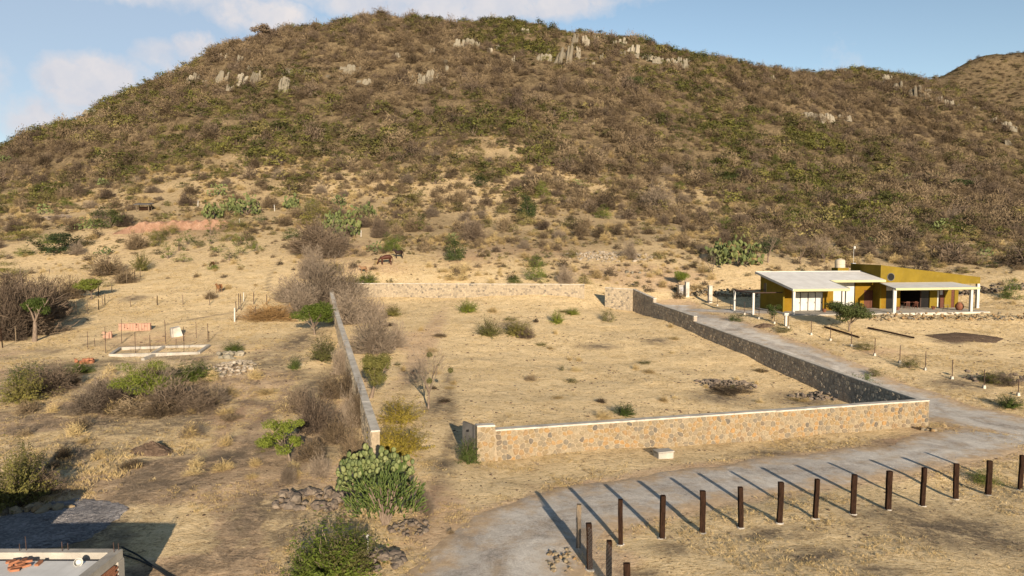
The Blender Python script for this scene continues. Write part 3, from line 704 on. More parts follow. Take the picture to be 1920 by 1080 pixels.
# ------------------------------------------------------------------ mustard house
house = thing('house', 'mustard yellow single-storey house with white sloping roofs and porch', 'house', (HOUSE_O.x, HOUSE_O.y, HOUSE_Z), HTH)
def U(px, v):
    t_ = (px - 960) / FPX; bx = HOUSE_O.x + HV.x * v; by = HOUSE_O.y + HV.y * v
    # true depth along the optical axis differs little from Y here
    return (t_ * by - bx) / (HU.x - HU.y * t_)
FL = .15
def hb(name, u0, u1, v0, v1, z0, z1, mat, parent=None, z1b=None):
    """box in the house's own frame; z1b = top at the u1 end when the top slopes"""
    zb_ = z1 if z1b is None else z1b
    mb = MB().hexa([(u0, v0, z0), (u1, v0, z0), (u1, v1, z0), (u0, v1, z0), (u0, v0, z1), (u1, v0, zb_), (u1, v1, zb_), (u0, v1, z1)])
    return mb.build(name, M[mat], parent or house)
def rz_(v): return 3.30 + .18 * v
hb('floor_slab', -.5, 14.2, -.35, 9.0, -.7, FL, 'concrete')
hb('porch_slab', 14.203, 26.4, -.6, 6.0, -.7, FL + .02, 'coping')
hb('step', U(1655, -.6), U(1674, -.6), -1.5, -.62, -.5, -.05, 'white')
# left wing: side wall with sloping top, small window
mb = MB().hexa([(.35, 3.0, -.3), (.55, 3.0, -.3), (.55, 8.8, -.3), (.35, 8.8, -.3), (.35, 3.0, rz_(3.0) - .12), (.55, 3.0, rz_(3.0) - .12), (.55, 8.8, rz_(8.8) - .12), (.35, 8.8, rz_(8.8) - .12)])
mb.build('side_wall', M['mustard'], house)
w = hb('window', .30, .346, 7.3, 7.9, 2.2, 3.5, 'glass'); hb('frame', .325, .349, 7.2, 7.28, 2.15, 3.55, 'cream', w)
hb('back_wall', .57, 15.0, 8.6, 8.8, -.3, rz_(8.6) - .13, 'mustard')
# wing front wall at v = 4
V4 = 4.0; zt = rz_(V4) - .16
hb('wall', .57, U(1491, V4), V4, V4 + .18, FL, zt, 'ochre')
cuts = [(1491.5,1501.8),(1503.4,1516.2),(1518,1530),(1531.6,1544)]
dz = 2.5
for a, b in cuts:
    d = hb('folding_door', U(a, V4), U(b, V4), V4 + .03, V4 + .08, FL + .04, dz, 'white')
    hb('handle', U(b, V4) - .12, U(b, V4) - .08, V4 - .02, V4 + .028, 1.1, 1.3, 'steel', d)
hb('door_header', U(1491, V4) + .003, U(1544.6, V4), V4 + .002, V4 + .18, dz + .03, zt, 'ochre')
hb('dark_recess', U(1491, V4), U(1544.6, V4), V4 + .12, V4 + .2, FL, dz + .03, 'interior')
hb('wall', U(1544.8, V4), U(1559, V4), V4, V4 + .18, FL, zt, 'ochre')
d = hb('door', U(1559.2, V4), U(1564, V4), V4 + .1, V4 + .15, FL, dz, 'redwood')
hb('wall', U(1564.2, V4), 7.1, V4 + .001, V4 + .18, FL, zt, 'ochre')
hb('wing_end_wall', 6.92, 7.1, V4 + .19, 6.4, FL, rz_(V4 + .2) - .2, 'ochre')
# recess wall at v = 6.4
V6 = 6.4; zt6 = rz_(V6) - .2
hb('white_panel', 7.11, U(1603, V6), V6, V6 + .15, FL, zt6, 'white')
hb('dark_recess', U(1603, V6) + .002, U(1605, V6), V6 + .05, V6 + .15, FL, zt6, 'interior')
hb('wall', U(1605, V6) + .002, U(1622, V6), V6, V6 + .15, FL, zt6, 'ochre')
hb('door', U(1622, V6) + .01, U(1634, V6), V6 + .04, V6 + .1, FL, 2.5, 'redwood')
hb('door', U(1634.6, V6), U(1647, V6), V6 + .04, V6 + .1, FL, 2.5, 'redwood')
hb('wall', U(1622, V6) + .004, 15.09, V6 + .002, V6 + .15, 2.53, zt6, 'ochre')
# wing roof: one L-shaped sloping sheet
def slab(name, pts, th, mat, parent=None):
    n = len(pts); V = [(u, v, z) for u, v, z in pts] + [(u, v, z - th) for u, v, z in pts]
    F = [list(range(n)), list(range(2 * n - 1, n - 1, -1))] + [[i, n + i, n + (i + 1) % n, (i + 1) % n] for i in range(n)]
    return obj(name, mesh_np(name, V, F, M[mat]), parent or house)
Lp = [(-.25, -.35), (7.15, -.35), (7.15, 3.9), (15.08, 3.9), (15.08, 9.0), (-.25, 9.0)]
wr = slab('wing_roof', [(u, v, rz_(v)) for u, v in Lp], .10, 'roof')
for nm, (ua, va), (ub, vb) in [('fascia', (-.27, -.40), (7.17, -.40)), ('fascia', (7.2, 3.86), (15.07, 3.86))]:
    hb(nm, ua, ub, va, va + .05, rz_(va) - .26, rz_(va) + .03, 'cream')
mb = MB().hexa([(-.33, -.40, rz_(-.4) - .22), (-.255, -.40, rz_(-.4) - .22), (-.255, 9.0, rz_(9) - .22), (-.33, 9.0, rz_(9) - .22), (-.33, -.40, rz_(-.4) + .06), (-.255, -.40, rz_(-.4) + .06), (-.255, 9.0, rz_(9) + .06), (-.33, 9.0, rz_(9) + .06)]); mb.build('verge_board', M['white'], house)
hb('ridge_board', -.33, 15.07, 9.003, 9.08, rz_(9) - .3, rz_(9) + .07, 'white')
mb = MB().hexa([(7.155, -.34, rz_(-.3) - .2), (7.22, -.34, rz_(-.3) - .2), (7.22, 3.85, rz_(3.85) - .2), (7.155, 3.85, rz_(3.85) - .2), (7.155, -.34, rz_(-.3) + .06), (7.22, -.34, rz_(-.3) + .06), (7.22, 3.85, rz_(3.85) + .06), (7.155, 3.85, rz_(3.85) + .06)]); mb.build('verge_board', M['cream'], house)
for u in (0.0, 6.45, 6.95): hb('column', u - .14, u + .14, -.2, .08, -.3, rz_(-.1) - .12, 'white')
# main volume
def top(u): return 5.88 - (u - 15.1) * (5.88 - 4.2) / 14.7
hb('main_side_wall', 15.1, 15.3, 5.0, 11.4, -.3, top(15.1), 'mustard')
V5 = 5.0
hb('main_upper_wall', 15.303, 26.6, V5, V5 + .2, 3.15, top(15.3), 'mustard', z1b=top(26.6))
hb('main_back_wall', 15.303, 29.8, 11.2, 11.4, -.3, top(15.3), 'mustard', z1b=top(29.8))
hb('main_roof', 15.31, 26.39, V5 + .21, 11.19, top(26.4) - 1.3, top(15.3) - .9, 'concrete', z1b=top(26.6) - .9)
hb('main_end_wall', 26.4, 26.6, V5 + .21, 11.19, -.3, top(26.6) - .45, 'mustard')
pb = hb('portal_beam', 26.603, 29.8, V5, V5 + .35, 3.32, top(26.6), 'mustard', z1b=top(29.8))
hb('portal_column', 29.42, 29.8, V5 + .002, V5 + .34, -.3, 3.318, 'white')
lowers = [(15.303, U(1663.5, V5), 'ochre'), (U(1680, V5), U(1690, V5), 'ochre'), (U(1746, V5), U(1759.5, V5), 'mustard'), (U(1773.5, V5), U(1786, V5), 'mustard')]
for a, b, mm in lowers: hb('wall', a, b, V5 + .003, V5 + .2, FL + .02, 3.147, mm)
hb('wall', U(1786, V5) + .5, 26.6, V5 + .003, V5 + .2, FL + .02, 3.147, 'mustard')
w = hb('window', U(1663.5, V5) + .002, U(1680, V5) - .002, V5 + .08, V5 + .14, FL + .02, 3.147, 'glass'); hb('frame', U(1663.5, V5) + .003, U(1679, V5), V5 + .03, V5 + .08, 2.55, 3.1, 'white', w)
# the wide open front of the living room
ua, ub = U(1690, V5), U(1746, V5)
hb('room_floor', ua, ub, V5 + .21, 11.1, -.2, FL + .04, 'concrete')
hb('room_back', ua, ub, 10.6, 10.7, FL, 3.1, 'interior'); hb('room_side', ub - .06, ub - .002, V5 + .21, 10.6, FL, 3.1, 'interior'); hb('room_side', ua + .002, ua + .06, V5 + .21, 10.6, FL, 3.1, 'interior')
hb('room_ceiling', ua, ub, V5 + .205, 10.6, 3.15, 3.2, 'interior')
for k in range(2):
    g = hb('sliding_pane', ub - 1.2 - k * .05, ub - .1 - k * .05, V5 + .10 + .04 * k, V5 + .12 + .04 * k, FL + .06, 3.1, 'glass'); hb('frame', ub - 1.28 - k * .05, ub - 1.21 - k * .05, V5 + .09 + .04 * k, V5 + .13 + .04 * k, FL + .05, 3.12, 'steel', g)
d = hb('door', U(1760, V5), U(1773, V5), V5 + .06, V5 + .11, FL + .02, 3.1, 'redwood'); hb('frame', U(1760, V5), U(1763, V5), V5 + .0, V5 + .058, FL + .02, 3.12, 'white', d); hb('pane', U(1765, V5), U(1770, V5), V5 + .03, V5 + .058, 1.9, 3.05, 'blueflag', d)
w = hb('window', U(1786, V5) + .002, U(1786, V5) + .498, V5 + .06, V5 + .1, FL + .02, 3.147, 'redwood')
# round window
ur = U(1671, V5); zr = 4.32
mb = MB(); n = 24
for k in range(n):
    a0, a1 = 2 * math.pi * k / n, 2 * math.pi * (k + 1) / n
    def rp_(r, a, v): return (ur + r * math.cos(a), v, zr + r * math.sin(a))
    mb.hexa([rp_(.46, a0, V5 - .05), rp_(.46, a1, V5 - .05), rp_(.46, a1, V5 + .02), rp_(.46, a0, V5 + .02), rp_(.53, a0, V5 - .05), rp_(.53, a1, V5 - .05), rp_(.53, a1, V5 + .02), rp_(.53, a0, V5 + .02)])
w = mb.build('round_window', M['concdark'], house)
obj('pane', mesh_np('pane', [(ur + .465 * math.cos(2 * math.pi * k / n), V5 - .012, zr + .465 * math.sin(2 * math.pi * k / n)) for k in range(n)], [list(range(n))], M['glass']), w)
pr = slab('porch_roof', [(13.3, -.4, 3.22), (25.0, -.4, 3.22), (25.6, V5 - .01, 3.60), (15.0, V5 - .01, 3.60)], .09, 'roof')
hb('fascia', 13.3, 25.0, -.45, -.41, 2.98, 3.25, 'cream')
for u in (13.45, 24.1): hb('column', u - .16, u + .16, -.2, .12, -.4, 3.12, 'white')
hb('porch_beam', 13.7, 24.0, -.12, .06, 2.9, 3.10, 'cream')
hb('gutter_pipe', 13.12, 13.2, -.3, -.22, -.3, 3.05, 'white')
hb('tank_base', U(1569, 9.4), U(1589, 9.4), 9.1, 10.6, 0, rz_(9) + .45, 'mustard')
def H3(u, v, z): p = hp(u, v); return (p.x, p.y, HOUSE_Z + z)
ut = U(1575.5, 9.8)
t = thing('water_tank', 'cream plastic water tank on the house roof', 'water tank', H3(ut, 9.85, rz_(9) + .45), HTH)
MB().lathe([(.62, 0), (.66, .03), (.66, .45), (.63, .47), (.66, .50), (.66, .95), (.62, 1.05), (.40, 1.16), (.22, 1.18)], n=20).build('tank_body', M['tank'], t)
MB().lathe([(.24, 1.181), (.24, 1.24), (.2, 1.26)], n=14).build('lid', M['tank'], t)
ul = U(1595, 11.2)
t = thing('roof_lamp', 'tall thin mast with white lamp head on the house roof', 'lamp mast', H3(15.4, 11.3, top(15.1) + .0), HTH)
MB().tube([(0, 0, -.3), (0, 0, 2.0)], .025, 6).build('mast', M['white'], t); MB().box((0, 0, .04), (.5, .5, .08)).build('base_plate', M['blueflag'], t)
MB().lathe([(.02, 1.98), (.13, 2.05), (.16, 2.2), (.13, 2.38), (.03, 2.45)], c=(.12, 0, 0), n=10).build('lamp_head', M['white'], t)
# porch furniture
def chair(label, u, v, rz):
    t = thing('wooden_chair', label, 'chair', H3(u, v, FL + .05), HTH + rz, 'red wooden chairs on the porch')
    MB().box((0, 0, .45), (.44, .44, .04)).build('seat', M['redwood'], t)
    for a in (-.19, .19):
        for b in (-.19, .19): MB().box((a, b, .22), (.04, .04, .43)).build('leg', M['redwood'], t)
        MB().box((a, .2, .72), (.04, .035, .5)).build('back_post', M['redwood'], t)
    for z in (.62, .78, .92): MB().box((0, .2, z), (.34, .02, .08)).build('slat', M['redwood'], t)
chair('red wooden chair on the porch, left of the two by the dark opening', U(1706, 4.0), 4.2, 2.9)
chair('red wooden chair on the porch, right of the two by the dark opening', U(1721, 4.0), 4.3, 3.3)
t = thing('dining_table', 'dark wooden table on the porch behind the red chairs', 'table', H3(U(1708, 5.2), 5.3, FL + .05), HTH)
MB().box((0, 0, .74), (2.2, .9, .06)).build('table_top', M['redwood'], t)
for a in (-1, 1):
    for b in (-.36, .36): MB().box((a, b, .355), (.07, .07, .71)).build('leg', M['redwood'], t)
t = thing('round_pot', 'large round reddish clay pot near the right porch column', 'pot', H3(U(1802, 1.5), 1.5, FL + .02), HTH)
MB().lathe([(.22, 0), (.42, .18), (.52, .45), (.46, .75), (.26, .95), (.28, 1.02), (.22, 1.02)], n=16).build('pot_body', M['terracotta'], t, True)
for i, (px, lab, m_) in enumerate([(1686, 'small clay pot beside the left porch column', 'terracotta'), (1753, 'small terracotta pot by the porch wall near the white door', 'terracotta'), (1548, 'clay pot on the wing terrace near the folding doors', 'terracotta')]):
    v = 3.0 if i < 2 else 2.0
    t = thing('clay_pot', lab, 'pot', H3(U(px, v), v, FL + .02), HTH, 'small clay pots on the terrace'); MB().lathe([(.16, 0), (.24, .3), (.27, .42), (.22, .42)], n=12).build('pot_body', M[m_], t)
t = thing('sawhorse', 'small pale wooden trestle standing on the porch', 'trestle', H3(U(1777, 1.2), 1.2, FL + .02), HTH)
for a in (-.3, .3):
    for b in (-.2, .2): MB().tube([(a, b, 0), (a * .9, 0, .72)], .025, 5).build('leg', M['woodpale'], t)
MB().box((0, 0, .73), (.8, .07, .06)).build('top_bar', M['woodpale'], t)

# low rubble terrace in front of the house
def rubble_bank(label, pts, h, th, size, seed, mat='rock'):
    """a dry bank of stones along a line: every stone a small faceted lump"""
    r = random.Random(seed); o = G(*pts[0]); mb = MB(); tones = []
    for (ax, ay), (bx, by) in zip(pts[:-1], pts[1:]):
        L = math.hypot(bx - ax, by - ay); n = int(L * h / (size * size) * 1.5)
        for i in range(n):
            f = r.random(); off = r.uniform(-th, th); x = ax + (bx - ax) * f - (by - ay) / L * off; y = ay + (by - ay) * f + (bx - ax) / L * off
            z = float(gz(x, y)) + r.random() * h * max(.1, 1 - abs(off) / th)
            lump(mb, (x - o.x, y - o.y, z - o.z), size * r.uniform(.35, .8), r, tones)
    t = thing('stone_terrace', label, 'stone bank', o); me = mb.mesh('stones', M[mat]); a_ = me.attributes.new('tone', 'FLOAT', 'FACE'); a_.data.foreach_set('value', tones); tag(obj('stones', me, t), kind='stuff')
ICO_V = []; ICO_F = []
_bm = bmesh.new(); bmesh.ops.create_icosphere(_bm, subdivisions=1, radius=1); ICO_V = [v.co.copy() for v in _bm.verts]; ICO_F = [[v.index for v in f.verts] for f in _bm.faces]; _bm.free()
def lump(mb, c, s, r, tones=None, flat=.7):
    q = Quaternion((r.uniform(-1, 1), r.uniform(-1, 1), r.uniform(-1, 1), r.uniform(-1, 1))).normalized(); sx, sy, sz = s * r.uniform(.7, 1.2), s * r.uniform(.7, 1.2), s * r.uniform(.5, .9) * flat / .7
    vs_ = []
    for v in ICO_V:
        k = r.uniform(.78, 1.14); w = q @ v; vs_.append((c[0] + w.x * sx * k, c[1] + w.y * sy * k, c[2] + w.z * sz * k))
    mb.add(vs_, ICO_F)
    if tones is not None: tones += [r.random()] * len(ICO_F)
tp = [hp(8.0, -2.6), hp(16, -3.0), hp(24, -3.4), hp(32, -3.6), hp(46, -3.4)]
rubble_bank('low rubble stone terrace edge below the house porch', [tuple(q_) for q_ in tp], .9, .75, .30, 77, 'stone')
rubble_bank('low dark rubble wall at the far right beyond the steel posts', [tuple(P(1812, 712)[:2]), tuple(P(1925, 718)[:2])], .8, .5, .3, 78)
rubble_bank('distant rough stone wall behind the right end of the house', [tuple(hp(29.5, 14)), tuple(hp(40, 12)), tuple(hp(58, 10))], 1.5, .5, .4, 79)
rubble_bank('rough pale stone wall behind the gate pillars', [tuple(P(1288, 553)[:2]), tuple(P(1420, 556)[:2])], 1.3, .4, .32, 80, 'stone')
# ------------------------------------------------------------------ gate pillars, pergola, loose poles
def pillar(px, py, hpx, wpx, label, mat='coping'):
    p = P(px, py); s = p.y / FPX; t = thing('gate_pillar', label, 'pillar', p, .2, 'square pillars at the upper gate'); h = hpx * s; w = wpx * s
    bevel(MB().box((0, 0, h / 2 - .15), (w, w, h + .3)).build('shaft', M[mat], t), .03); bevel(MB().box((0, 0, h + .03), (w + .1, w + .1, .08)).build('cap', M['coping'], t), .015)
pillar(1288, 556, 27, 7, 'pale square pillar at the upper gate, left of the two')
pillar(1331, 568, 32, 7, 'pale square pillar at the upper gate, right of the two')
p = P(1277, 553); t = thing('meter_cabinet', 'grey upright meter cabinet left of the gate pillars', 'cabinet', p, .3)
MB().box((0, 0, .65), (.95, .45, 1.5)).build('cabinet_body', M['concrete'], t); MB().box((0, 0, 1.43), (1.05, .55, .06)).build('cap', M['coping'], t); MB().box((0, -.235, .9), (.5, .03, .6)).build('door', M['blueflag'], t)
p = P(1473, 611); t = thing('letter_pillar', 'small white box on a post before the house corner', 'post box', p, .2)
MB().box((0, 0, .55), (.22, .22, 1.3)).build('post', M['white'], t); MB().box((0, 0, 1.32), (.55, .4, .3)).build('box_body', M['white'], t)
p1, p2 = P(1376.5, 583), P(1412, 590); t = thing('pergola', 'white two-post pergola frame left of the mustard house', 'pergola', p1)
d = p2 - p1
for k, q in enumerate((Vector((0, 0, 0)), d)): MB().box((q.x, q.y, q.z + 1.2), (.24, .24, 3.0)).build('post', M['white'], t)
mb = MB().tube([(0, 0, 2.68), (d.x, d.y, d.z + 2.68)], .09, 4); mb.build('beam', M['steel'], t)
bk1 = Vector((d.x, d.y, 0)).normalized(); bk2 = Vector((-bk1.y, bk1.x, 0))
for q in (Vector((0, 0, 0)), d): MB().tube([(q.x, q.y, q.z + 2.72), (q.x + bk2.x * 4, q.y + bk2.y * 4, q.z + 2.72)], .07, 4).build('rafter', M['steel'], t)
def lying_pole(a, b, label, rad=.10):
    A, B = P(*a), P(*b); t = thing('lying_pole', label, 'pole', A, 0, 'dark poles lying in the yard'); B = B - A
    MB().tube([(0, 0, rad + .05), tuple(B * .5 + Vector((0, 0, rad + .06))), (B.x, B.y, B.z + rad + .05)], [rad, rad * 1.05, rad * .9], 7).build('timber', M['wood'], t)
lying_pole((1546, 615), (1611, 635), 'dark timber pole lying by the small tree in front of the house')
lying_pole((1627, 617), (1714, 636), 'dark timber pole lying in the open yard right of the tree')

# ------------------------------------------------------------------ heaps, banks, rubble
def mound(name, label, cat, c, rx, ry, h, mat, seed, rot=0.0, sink=.12, n=26, m=11, rough=.22):
    r = random.Random(seed); V = []; ph = [r.uniform(0, 6.28) for _ in range(4)]; ca, sa = math.cos(rot), math.sin(rot)
    for j in range(m):
        f = j / (m - 1)
        for i in range(n):
            a = 2 * math.pi * i / n; k = f * (1 + rough * math.sin(2 * a + ph[0]) * .6 + rough * math.sin(5 * a + ph[1]) * .4 + r.uniform(-.05, .05))
            lx, ly = rx * k * math.cos(a), ry * k * math.sin(a); x, y = c.x + lx * ca - ly * sa, c.y + lx * sa + ly * ca
            z = float(gz(x, y)) + h * (1 - f) ** .9 * (1 + r.uniform(-.12, .12)) - sink * sstep(f, .75, 1.0)
            V.append((x - c.x, y - c.y, z - c.z))
    F = [[j * n + i, (j + 1) * n + i, (j + 1) * n + (i + 1) % n, j * n + (i + 1) % n] for j in range(m - 1) for i in range(n)]
    return tag(obj(name, mesh_np(name, V, F, M[mat])), label, cat)
def mound_px(name, label, cat, px, py, wpx, hd, h, mat, seed, **k):
    c = P(px, py); o = mound(name, label, cat, c, wpx * c.y / FPX / 2, hd, h, mat, seed, **k); o.location = c; return o
mound_px('soil_heap', 'dark brown dug earth heap in the tall straw on the left', 'earth heap', 286, 848, 84, .9, .62, 'soil', 3, rot=-.2)
mound_px('soil_heap', 'flat round patch of dark turned soil in the yard before the house', 'earth heap', 1808, 633, 142, 2.6, .16, 'soil', 4, sink=.05)
mound_px('soil_heap', 'small dark earth heap beside the climbing road near the gate', 'earth heap', 1432, 612, 48, .8, .35, 'soil', 5)
mound_px('gravel_heap', 'spread heap of grey gravel in the shade behind the brick shell', 'gravel heap', 85, 985, 330, 3.2, .22, 'gravel', 6, rough=.12, n=60, m=30)
rock_spread = [('pale whitish rubble spread on the slope behind the plot', 1140, 481, 170, 3.6, .25, 260, .28, 71), ('small pale rubble strip right of the larger pale spread', 1200, 482, 60, 2.0, .2, 70, .25, 72), ('grey rubble spread right of the unfinished foundation', 432, 690, 84, 3.4, .3, 150, .22, 73)]
def rock_pile(label, px, py, wpx, dep, h, n, size, seed, mat='rock', name='rock_pile'):
    r = random.Random(seed); c = P(px, py); w = wpx * c.y / FPX / 2; t = thing(name, label, 'rock pile', c); rest = MB(); tones = []
    for i in range(n):
        a = r.uniform(0, 6.28); k = math.sqrt(r.random()); x, y = c.x + w * k * math.cos(a), c.y + dep * k * math.sin(a)
        z = float(gz(x, y)) + h * (1 - k) * r.random() - c.z; s = size * r.uniform(.5, 1.15)
        if i < 40 and size > .22:
            mb = MB(); lump(mb, (0, 0, 0), s, r); o = mb.build('rock', M[mat], t); o.location = (x - c.x, y - c.y, z + s * .2)
        else: lump(rest, (x - c.x, y - c.y, z + s * .15), s, r, tones)
    if rest.v:
        me = rest.mesh('small_rocks', M[mat]); a_ = me.attributes.new('tone', 'FLOAT', 'FACE'); a_.data.foreach_set('value', tones); tag(obj('small_rocks', me, t), kind='stuff')
for a in rock_spread: rock_pile(*a, mat='palestone', name='rubble_spread')
rock_pile('row of brown boulders beneath the prickly pear', 590, 940, 170, 1.1, .5, 70, .27, 1)
rock_pile('dark boulder pile around the white pipe at the bottom', 712, 1055, 90, .7, .5, 46, .25, 2)
rock_pile('reddish loose stones right of the cane cactus', 770, 990, 80, .9, .15, 40, .14, 3)
rock_pile('heap of broken dark stones and twigs inside the walled plot', 1362, 722, 118, 1.7, .35, 150, .2, 4)
rock_pile('scattered stones in the shaded corner of the walled plot', 1540, 745, 130, 1.3, .25, 90, .2, 5)
rock_pile('pale loose stones on the ground left of the corner post', 1050, 1050, 60, 1.2, .12, 40, .12, 6, 'stone')
rock_pile('stones at the edge of the gravel under the left bush', 70, 958, 130, .5, .3, 30, .3, 7, 'stone')
rock_pile('pale boulders beside the rubble heap near the foundation', 425, 668, 70, 1.0, .4, 14, .45, 8, 'crag')
rock_pile('single white boulders behind the walled plot near the gate', 1185, 512, 30, 1.0, .3, 5, .4, 9, 'crag')
rock_pile('rough stones at the corner where the road bends', 1738, 806, 24, .6, .25, 12, .24, 10, 'stone')
rock_pile('grey boulders on the slope at the far left', 95, 410, 80, 2.0, .6, 24, .7, 11)
p = P(690, 1052); t = thing('white_pipe', 'thin white standing pipe with cap among boulders', 'pipe', p)
MB().tube([(0, 0, -.1), (.01, 0, .85)], .025, 7).build('pipe', M['white'], t); MB().lathe([(.05, .85), (.07, .9), (.05, 1.0), (.02, 1.03)], n=8).build('cap', M['white'], t)
# red cut bank on the left slope
A, B = P(212, 438), P(452, 426); n = 44; V = []; rr = random.Random(5)
for i in range(n):
    f = i / (n - 1); q = A.lerp(B, f); taper = min(1, f * 5, (1 - f) * 6); j = rr.uniform(-.5, .5)
    for k, (dy, z) in enumerate([(-1.8, -.25), (-.7 + j * .6, .35 + j * .4), (-.2 + j, 1.0 + j * .5), (.1 + j, 1.55 + j * .6), (.9, 1.6 + j * .4), (3.2, .9)]):
        x, y = q.x, q.y + dy; zz = float(gz(x, y)) + (z * taper if z > 0 else z) - (.3 if k == 5 else 0); V.append((x - A.x, y - A.y, zz - A.z))
F = [[i * 6 + k, (i + 1) * 6 + k, (i + 1) * 6 + k + 1, i * 6 + k + 1] for i in range(n - 1) for k in range(5)]
o = tag(obj('cut_bank', mesh_np('cut_bank', V, F, M['redbank'])), 'long red earth cut bank across the left slope', 'earth bank'); o.location = A

# ------------------------------------------------------------------ brick shell in the lower left corner
BX, BY, BZ = -12.75, 23.4, 2.55
shell = thing('brick_shell', 'unfinished brick building with white slab roof in the lower left corner', 'building', (BX, BY, -.36))
def sb(name, x0, x1, y0, y1, z0, z1, mat, parent=None): return MB().hexa([(x0,y0,z0),(x1,y0,z0),(x1,y1,z0),(x0,y1,z0),(x0,y0,z1),(x1,y0,z1),(x1,y1,z1),(x0,y1,z1)]).build(name, M[mat], parent or shell)
sb('roof_slab', -13, -.42, -9, -.66, 2.26, 2.42, 'roof')
sb('wall_core', -13, -.17, -.28, -.10, -.3, 2.25, 'mortar')
sb('wall_core', -.28, -.10, -9, -.285, -.3, 2.25, 'mortar')
sb('ring_beam', -13, -.36, -.33, -.03, 2.252, BZ, 'concrete'); sb('ring_beam', -.355, -.03, -9, -.03, 2.252, BZ - .02, 'concrete')
sb('corner_pier', -.36, -.005, -.36, -.005, -.3, 2.24, 'concrete')
sb('stair_block', -13, -5.3, -1.2, -.08, 2.555, 3.75, 'brick')
bm_ = MB().box((0, 0, 0), (.27, .12, .065)).mesh('brick', M['brick']); r = random.Random(3); cnt = 0
for row in range(27):                                   # bricks on the face towards the camera's right, and on the inner back face
    z = .3 + row * .075
    if z > 2.22: break
    for k in range(8):
        o = obj('brick', bm_, shell); o.rotation_euler[2] = math.pi / 2; o.location = (-.055 + r.uniform(-.004, .006), -.55 - .29 * k - (.145 if row % 2 else 0), z); cnt += 1
for row in range(4):
    for k in range(18):
        o = obj('brick', bm_, shell); o.location = (-.9 - .29 * k - (.145 if row % 2 else 0), -.325 + r.uniform(-.004, .006), 2.21 - .075 * row)
for x, y in [(-.12, -.1), (-.25, -.12), (-.18, -.25), (-3.1, -.15), (-3.3, -.2), (-1.9, -.2), (-1.75, -.14)]:
    MB().tube([(x, y, BZ - .3), (x + rnd.uniform(-.03, .03), y, BZ + rnd.uniform(.2, .5))], .012, 5).build('reinforcing_bar', M['steel'], shell)
t = thing('brick_pile', 'scattered orange bricks lying on the white slab roof', 'brick pile', (BX - 2.75, BY - .95, 2.06))
for i in range(16):
    o = obj('brick', bm_, t); o.location = (rnd.gauss(0, .22) - (.3 if i % 3 == 0 else 0), rnd.gauss(0, .12) - (.12 if i % 3 == 0 else 0), .04 + .06 * (i % 3 == 1)); o.rotation_euler = (rnd.uniform(-.15, .15), rnd.uniform(-.1, .1), rnd.uniform(0, 3))
t = thing('white_bucket', 'white plastic tub tipped on the slab roof', 'tub', (BX - .95, BY - .95, 2.14)); t.rotation_euler = (1.2, 0, .6)
MB().lathe([(.09, -.09), (.13, .08), (.135, .085), (.12, .08), (.08, -.07)], n=14).build('tub_body', M['white'], t)
p = G(-11.6, 24.4); t = tag(mound('concrete_pad', 'pale concrete pad in the shade right of the brick shell', 'concrete pad', p, 1.5, 1.7, .06, 'coping', 12, sink=.02, rough=.1), None); t.location = p
for k, pts in enumerate([[(228,1030),(258,1045),(290,1068),(318,1088)], [(229,1044),(262,1055),(295,1072),(330,1092)]]):
    q = [P(*a) for a in pts]; o_ = q[0]; t = thing('hose', ['black hose on the concrete pad, upper of the two', 'black hose on the concrete pad, lower of the two'][k], 'hose', o_)
    MB().tube([tuple(v - o_ + Vector((0, 0, .10))) for v in q], .035, 6).build('hose_pipe', M['black'], t)

# ------------------------------------------------------------------ unfinished foundation on the left
fo = P(300, 664); fnd = thing('foundation', 'unfinished concrete foundation beams with rusty rods in the left field', 'foundation', fo)
def beam(a, b, w=.30, h=.22):
    A, B = P(*a), P(*b); d = B - A; n = Vector((-d.y, d.x, 0)).normalized() * w / 2; A, B = A - fo, B - fo
    MB().hexa([A - n - Vector((0,0,.2)), B - n - Vector((0,0,.2)), B + n - Vector((0,0,.2)), A + n - Vector((0,0,.2)), A - n + Vector((0,0,h)), B - n + Vector((0,0,h)), B + n + Vector((0,0,h)), A + n + Vector((0,0,h))]).build('beam', M['concrete'], fnd)
for a, b in [((226,655),(392,650)), ((207,668),(372,664)), ((392,650),(372,664)), ((309,652),(285,666)), ((226,655),(207,668)), ((290,668),(268,676))]: beam(a, b)
for px, py, h in [(228,644,46),(198,662,50),(165,655,34),(254,662,40),(282,650,22),(311,645,46),(344,640,28),(368,634,30),(390,642,36),(345,662,30),(392,640,20),(330,655,20),(310,640,36),(282,660,26),(198,640,20),(178,650,16)]:
    q = P(px, py); MB().tube([tuple(q - fo), tuple(q - fo + Vector((rnd.uniform(-.05, .05), 0, h * q.y / FPX)))], .028, 4).build('reinforcing_bar', M['steel'], fnd)
def brick_stack(label, px, py, wpx, n, tall, mat, tidy):
    c = P(px, py); w = wpx * c.y / FPX; t = thing('brick_pile', label, 'brick pile', c, .12); bmm = MB().box((0, 0, 0), (.28, .13, .11)).mesh('brick', M[mat]); r = random.Random(px)
    k = 0
    for lay in range(tall):
        for i in range(int(w / .3)):
            for j in range(n):
                if r.random() < (.05 if tidy else .35) + lay * .04: continue
                o = obj('brick', bmm, t); o.location = (-w / 2 + .3 * i + (.0 if tidy else r.uniform(-.1, .1)), .16 * j, .05 + .115 * lay); o.rotation_euler[2] = r.uniform(-.03, .03) if tidy else r.uniform(-1, 1); k += 1
brick_stack('long dusty pink brick stack behind the rusty rods', 258, 620, 62, 3, 7, 'brickdull', True)
brick_stack('small dusty pink brick stack left of the long one', 206, 634, 20, 2, 6, 'brickdull', True)
brick_stack('tumbled heap of orange bricks left of the foundation', 160, 682, 34, 4, 4, 'brick', False)
